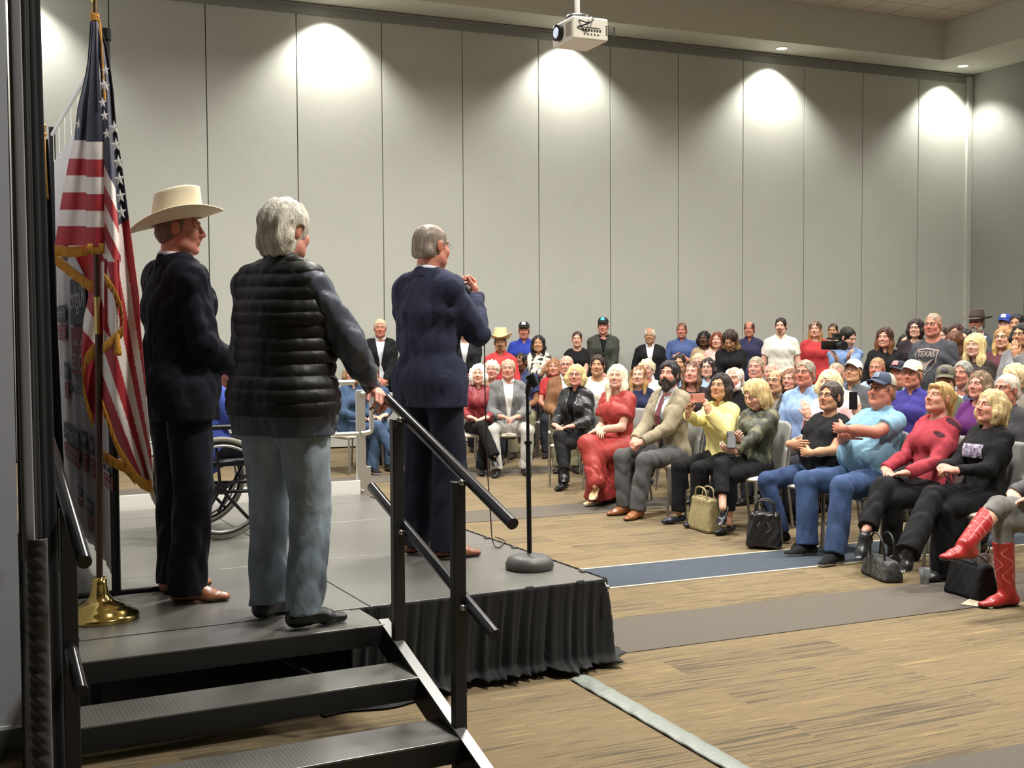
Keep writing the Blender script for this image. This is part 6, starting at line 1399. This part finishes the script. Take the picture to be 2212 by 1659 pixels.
soft('shoulder_bag', 'black bag standing under the empty chair left of the speaker', 'bag', gz(836, 1004), bear(0), (.22, .14, .27), (26, 26, 28), M_cloth, .03)
soft('tote_bag', 'black and white patterned bag on the floor behind the black ankle boots', 'bag', gz(1905, 1248), bear(80), (.36, .16, .14), (60, 60, 58), mat('bw_print', (60, 60, 58), attr=True, rough=.6, var=.9, vscale=50), .16, .006, None, (22, 22, 22))
soft('handbag', 'black bag under the chair at the right behind the tall boots', 'bag', gz(2098, 1288), bear(70), (.32, .18, .22), (24, 24, 26), M_cloth, .03, .008)
o = empty('plastic_cup', gz(1997, 1262), 0, 'clear plastic cup of water on the floor under the front row chairs', 'cup')
MB().lathe([(.001, .003), (.026, .003), (.036, .105), (.034, .105), (.025, .006), (.001, .006)], n=24).build('cup', mat('clear_plastic', (225, 228, 230), rough=.1, trans=.8), o)
o = MB().obox((0, 0, 0), (.12, 0, 0), (0, .09, 0), (0, 0, .001)).build('flyer', mat('flyer_paper', (196, 186, 160), rough=.7, var=.3, vscale=30)); o.location = gz(2122, 1304, .007); o.rotation_euler.z = .5; tag(o, 'printed flyer lying on the grey carpet by the red boots', 'paper')
o = empty('shopping_bag', gz(2150, 1248), bear(40), 'small gift bag with red and cream pattern behind the red boots', 'bag')
MB().box(-.09, .09, -.04, .04, 0, .15).build('bag_body', mat('gift_print', (176, 150, 136), rough=.6, var=.6, vscale=40), o); MB().tube(catmull([(-.05, 0, .15), (-.03, 0, .21), (.03, 0, .21), (.05, 0, .15)]), .004, 6).build('handle', mat('rope_dark', (90, 60, 50)), o)
def phone(px, py, pxm, h, tilt, col, label, land=0):
    o = empty('mobile_phone', dp(px, py, FPX/pxm), h, label, 'phone'); o.rotation_euler = (tilt, 0, h)
    a, b_ = (.076, .038) if land else (.037, .075); MB().box(-a, a, -.0045, .0045, -b_, b_).build('case', mat('phone_%d_%d_%d' % col, col, rough=.3), o, bevel=.006, seg=3)
    b = MB(); cx_ = a*.78; cz_ = b_*.6
    b.tube([(-cx_, -.005, cz_), (-cx_, -.0065, cz_)], .006, 10).tube([(-cx_+.0, -.005, cz_-.018), (-cx_, -.0065, cz_-.018)], .006, 10); b.build('camera_lens', M_gloss, o); return o
phone(1506, 860, 259, bear(-28), 0, (206, 134, 116), 'pink mobile phone held sideways by the woman in yellow', 1)
phone(1580, 950, 270, bear(10), -.5, (16, 16, 18), 'black mobile phone in the hand of the camouflage blouse woman')
phone(1843, 865, 258, bear(-10), 0, (22, 24, 28), 'black mobile phone raised by the woman in pink')
cp_ = dp(1800, 752, FPX/179); vc = empty('video_camera', cp_, bear(160), 'black shoulder video camera held by the young man in light blue', 'video camera')
MB().box(-.07, .07, -.16, .10, -.02, .09).build('body', M_gloss, vc, bevel=.012); MB().tube([(0, .10, .03), (0, .22, .03)], [.045, .055], 20).build('lens', M_blkp, vc); MB().box(-.03, .03, -.10, .08, .10, .13).box(-.09, .02, .0, .05, .13, .18).build('top_handle', M_blkp, vc, bevel=.006)
MB().box(-.15, -.08, -.02, .0, .02, .09).build('viewfinder', M_gloss, vc)
# ---------------------------------------------------------------- prints and pins on clothes
def decal(pr, pts, faces, m, name, off=.004):
    root, J, G = pr; bv = decal.c.get(root.name) or BVHTree.FromPolygons([tuple(v) for v in G[1]], [tuple(q) for q in G[2]]); decal.c[root.name] = bv
    fw, lat, ud, c = Vector(J['fw']), Vector(J['lat']), Vector(J['ud']), Vector(J['chest']); vs = []
    for x, y in pts:
        src = c-lat*x+ud*y+fw*.6; h = bv.ray_cast(src, -fw); vs.append((h[0]+fw*off) if h[0] is not None else c-lat*x+ud*y+fw*.15)
    b = MB(); b.add(vs, faces, 0, False); return b.build(name, m, root, solid=.001)
decal.c = {}
def dquad(pr, x, y, w_, h_, m, name, n=6):
    pts = [(x+(i/n-.5)*w_, y+(j/n-.5)*h_) for j in range(n+1) for i in range(n+1)]; decal(pr, pts, [(j*(n+1)+i, j*(n+1)+i+1, (j+1)*(n+1)+i+1, (j+1)*(n+1)+i) for j in range(n) for i in range(n)], m, name)
def dtext(pr, txt, x, y, w_, h_, m, name='lettering'):
    cu = text_mesh(txt, 1, name, m, 0, .015); o = bpy.data.objects.new(name, cu); C.objects.link(o); bpy.context.view_layer.update()
    me = bpy.data.meshes.new_from_object(o.evaluated_get(bpy.context.evaluated_depsgraph_get())); bpy.data.objects.remove(o)
    V = np.array([v.co[:2] for v in me.vertices]); mn, mx = V.min(0), V.max(0); V = (V-(mn+mx)/2)/np.maximum(mx-mn, 1e-6)*np.array([w_, h_])+np.array([x, y])
    decal(pr, [tuple(v) for v in V], [tuple(p.vertices) for p in me.polygons], m, name, .006)
M_print = mat('tee_print', (150, 134, 122), rough=.8)
dtext(tx, 'TEXAS', 0, .045, .18, .055, M_print)
sh_ = [(-.115, .085), (0, .105), (.115, .085), (.108, -.04), (0, -.17), (-.108, -.04)]
def dens(p, n=8): return [(p[i][0]*(1-k/n)+p[(i+1) % len(p)][0]*k/n, p[i][1]*(1-k/n)+p[(i+1) % len(p)][1]*k/n) for i in range(len(p)) for k in range(n)]
so_ = dens(sh_); si_ = [(x*.92, y*.92-.003) for x, y in so_]; n_ = len(so_)
decal(tx, so_+si_, [(i, (i+1) % n_, n_+(i+1) % n_, n_+i) for i in range(n_)], M_print, 'shield_outline', .007)
sc_ = [(0, -.14), (-.022, -.07), (-.085, .0), (-.03, -.028), (0, -.045), (.03, -.028), (.085, .0), (.022, -.07)]; decal(tx, sc_, [(0, 1, 4), (0, 4, 7), (1, 2, 3), (1, 3, 4), (4, 5, 7), (5, 6, 7)], M_print, 'shield_emblem', .006)
dquad(bs, -.0, -.015, .17, .09, mat('glitter_print', (150, 140, 160), rough=.4, var=.9, vscale=45), 'printed_picture')
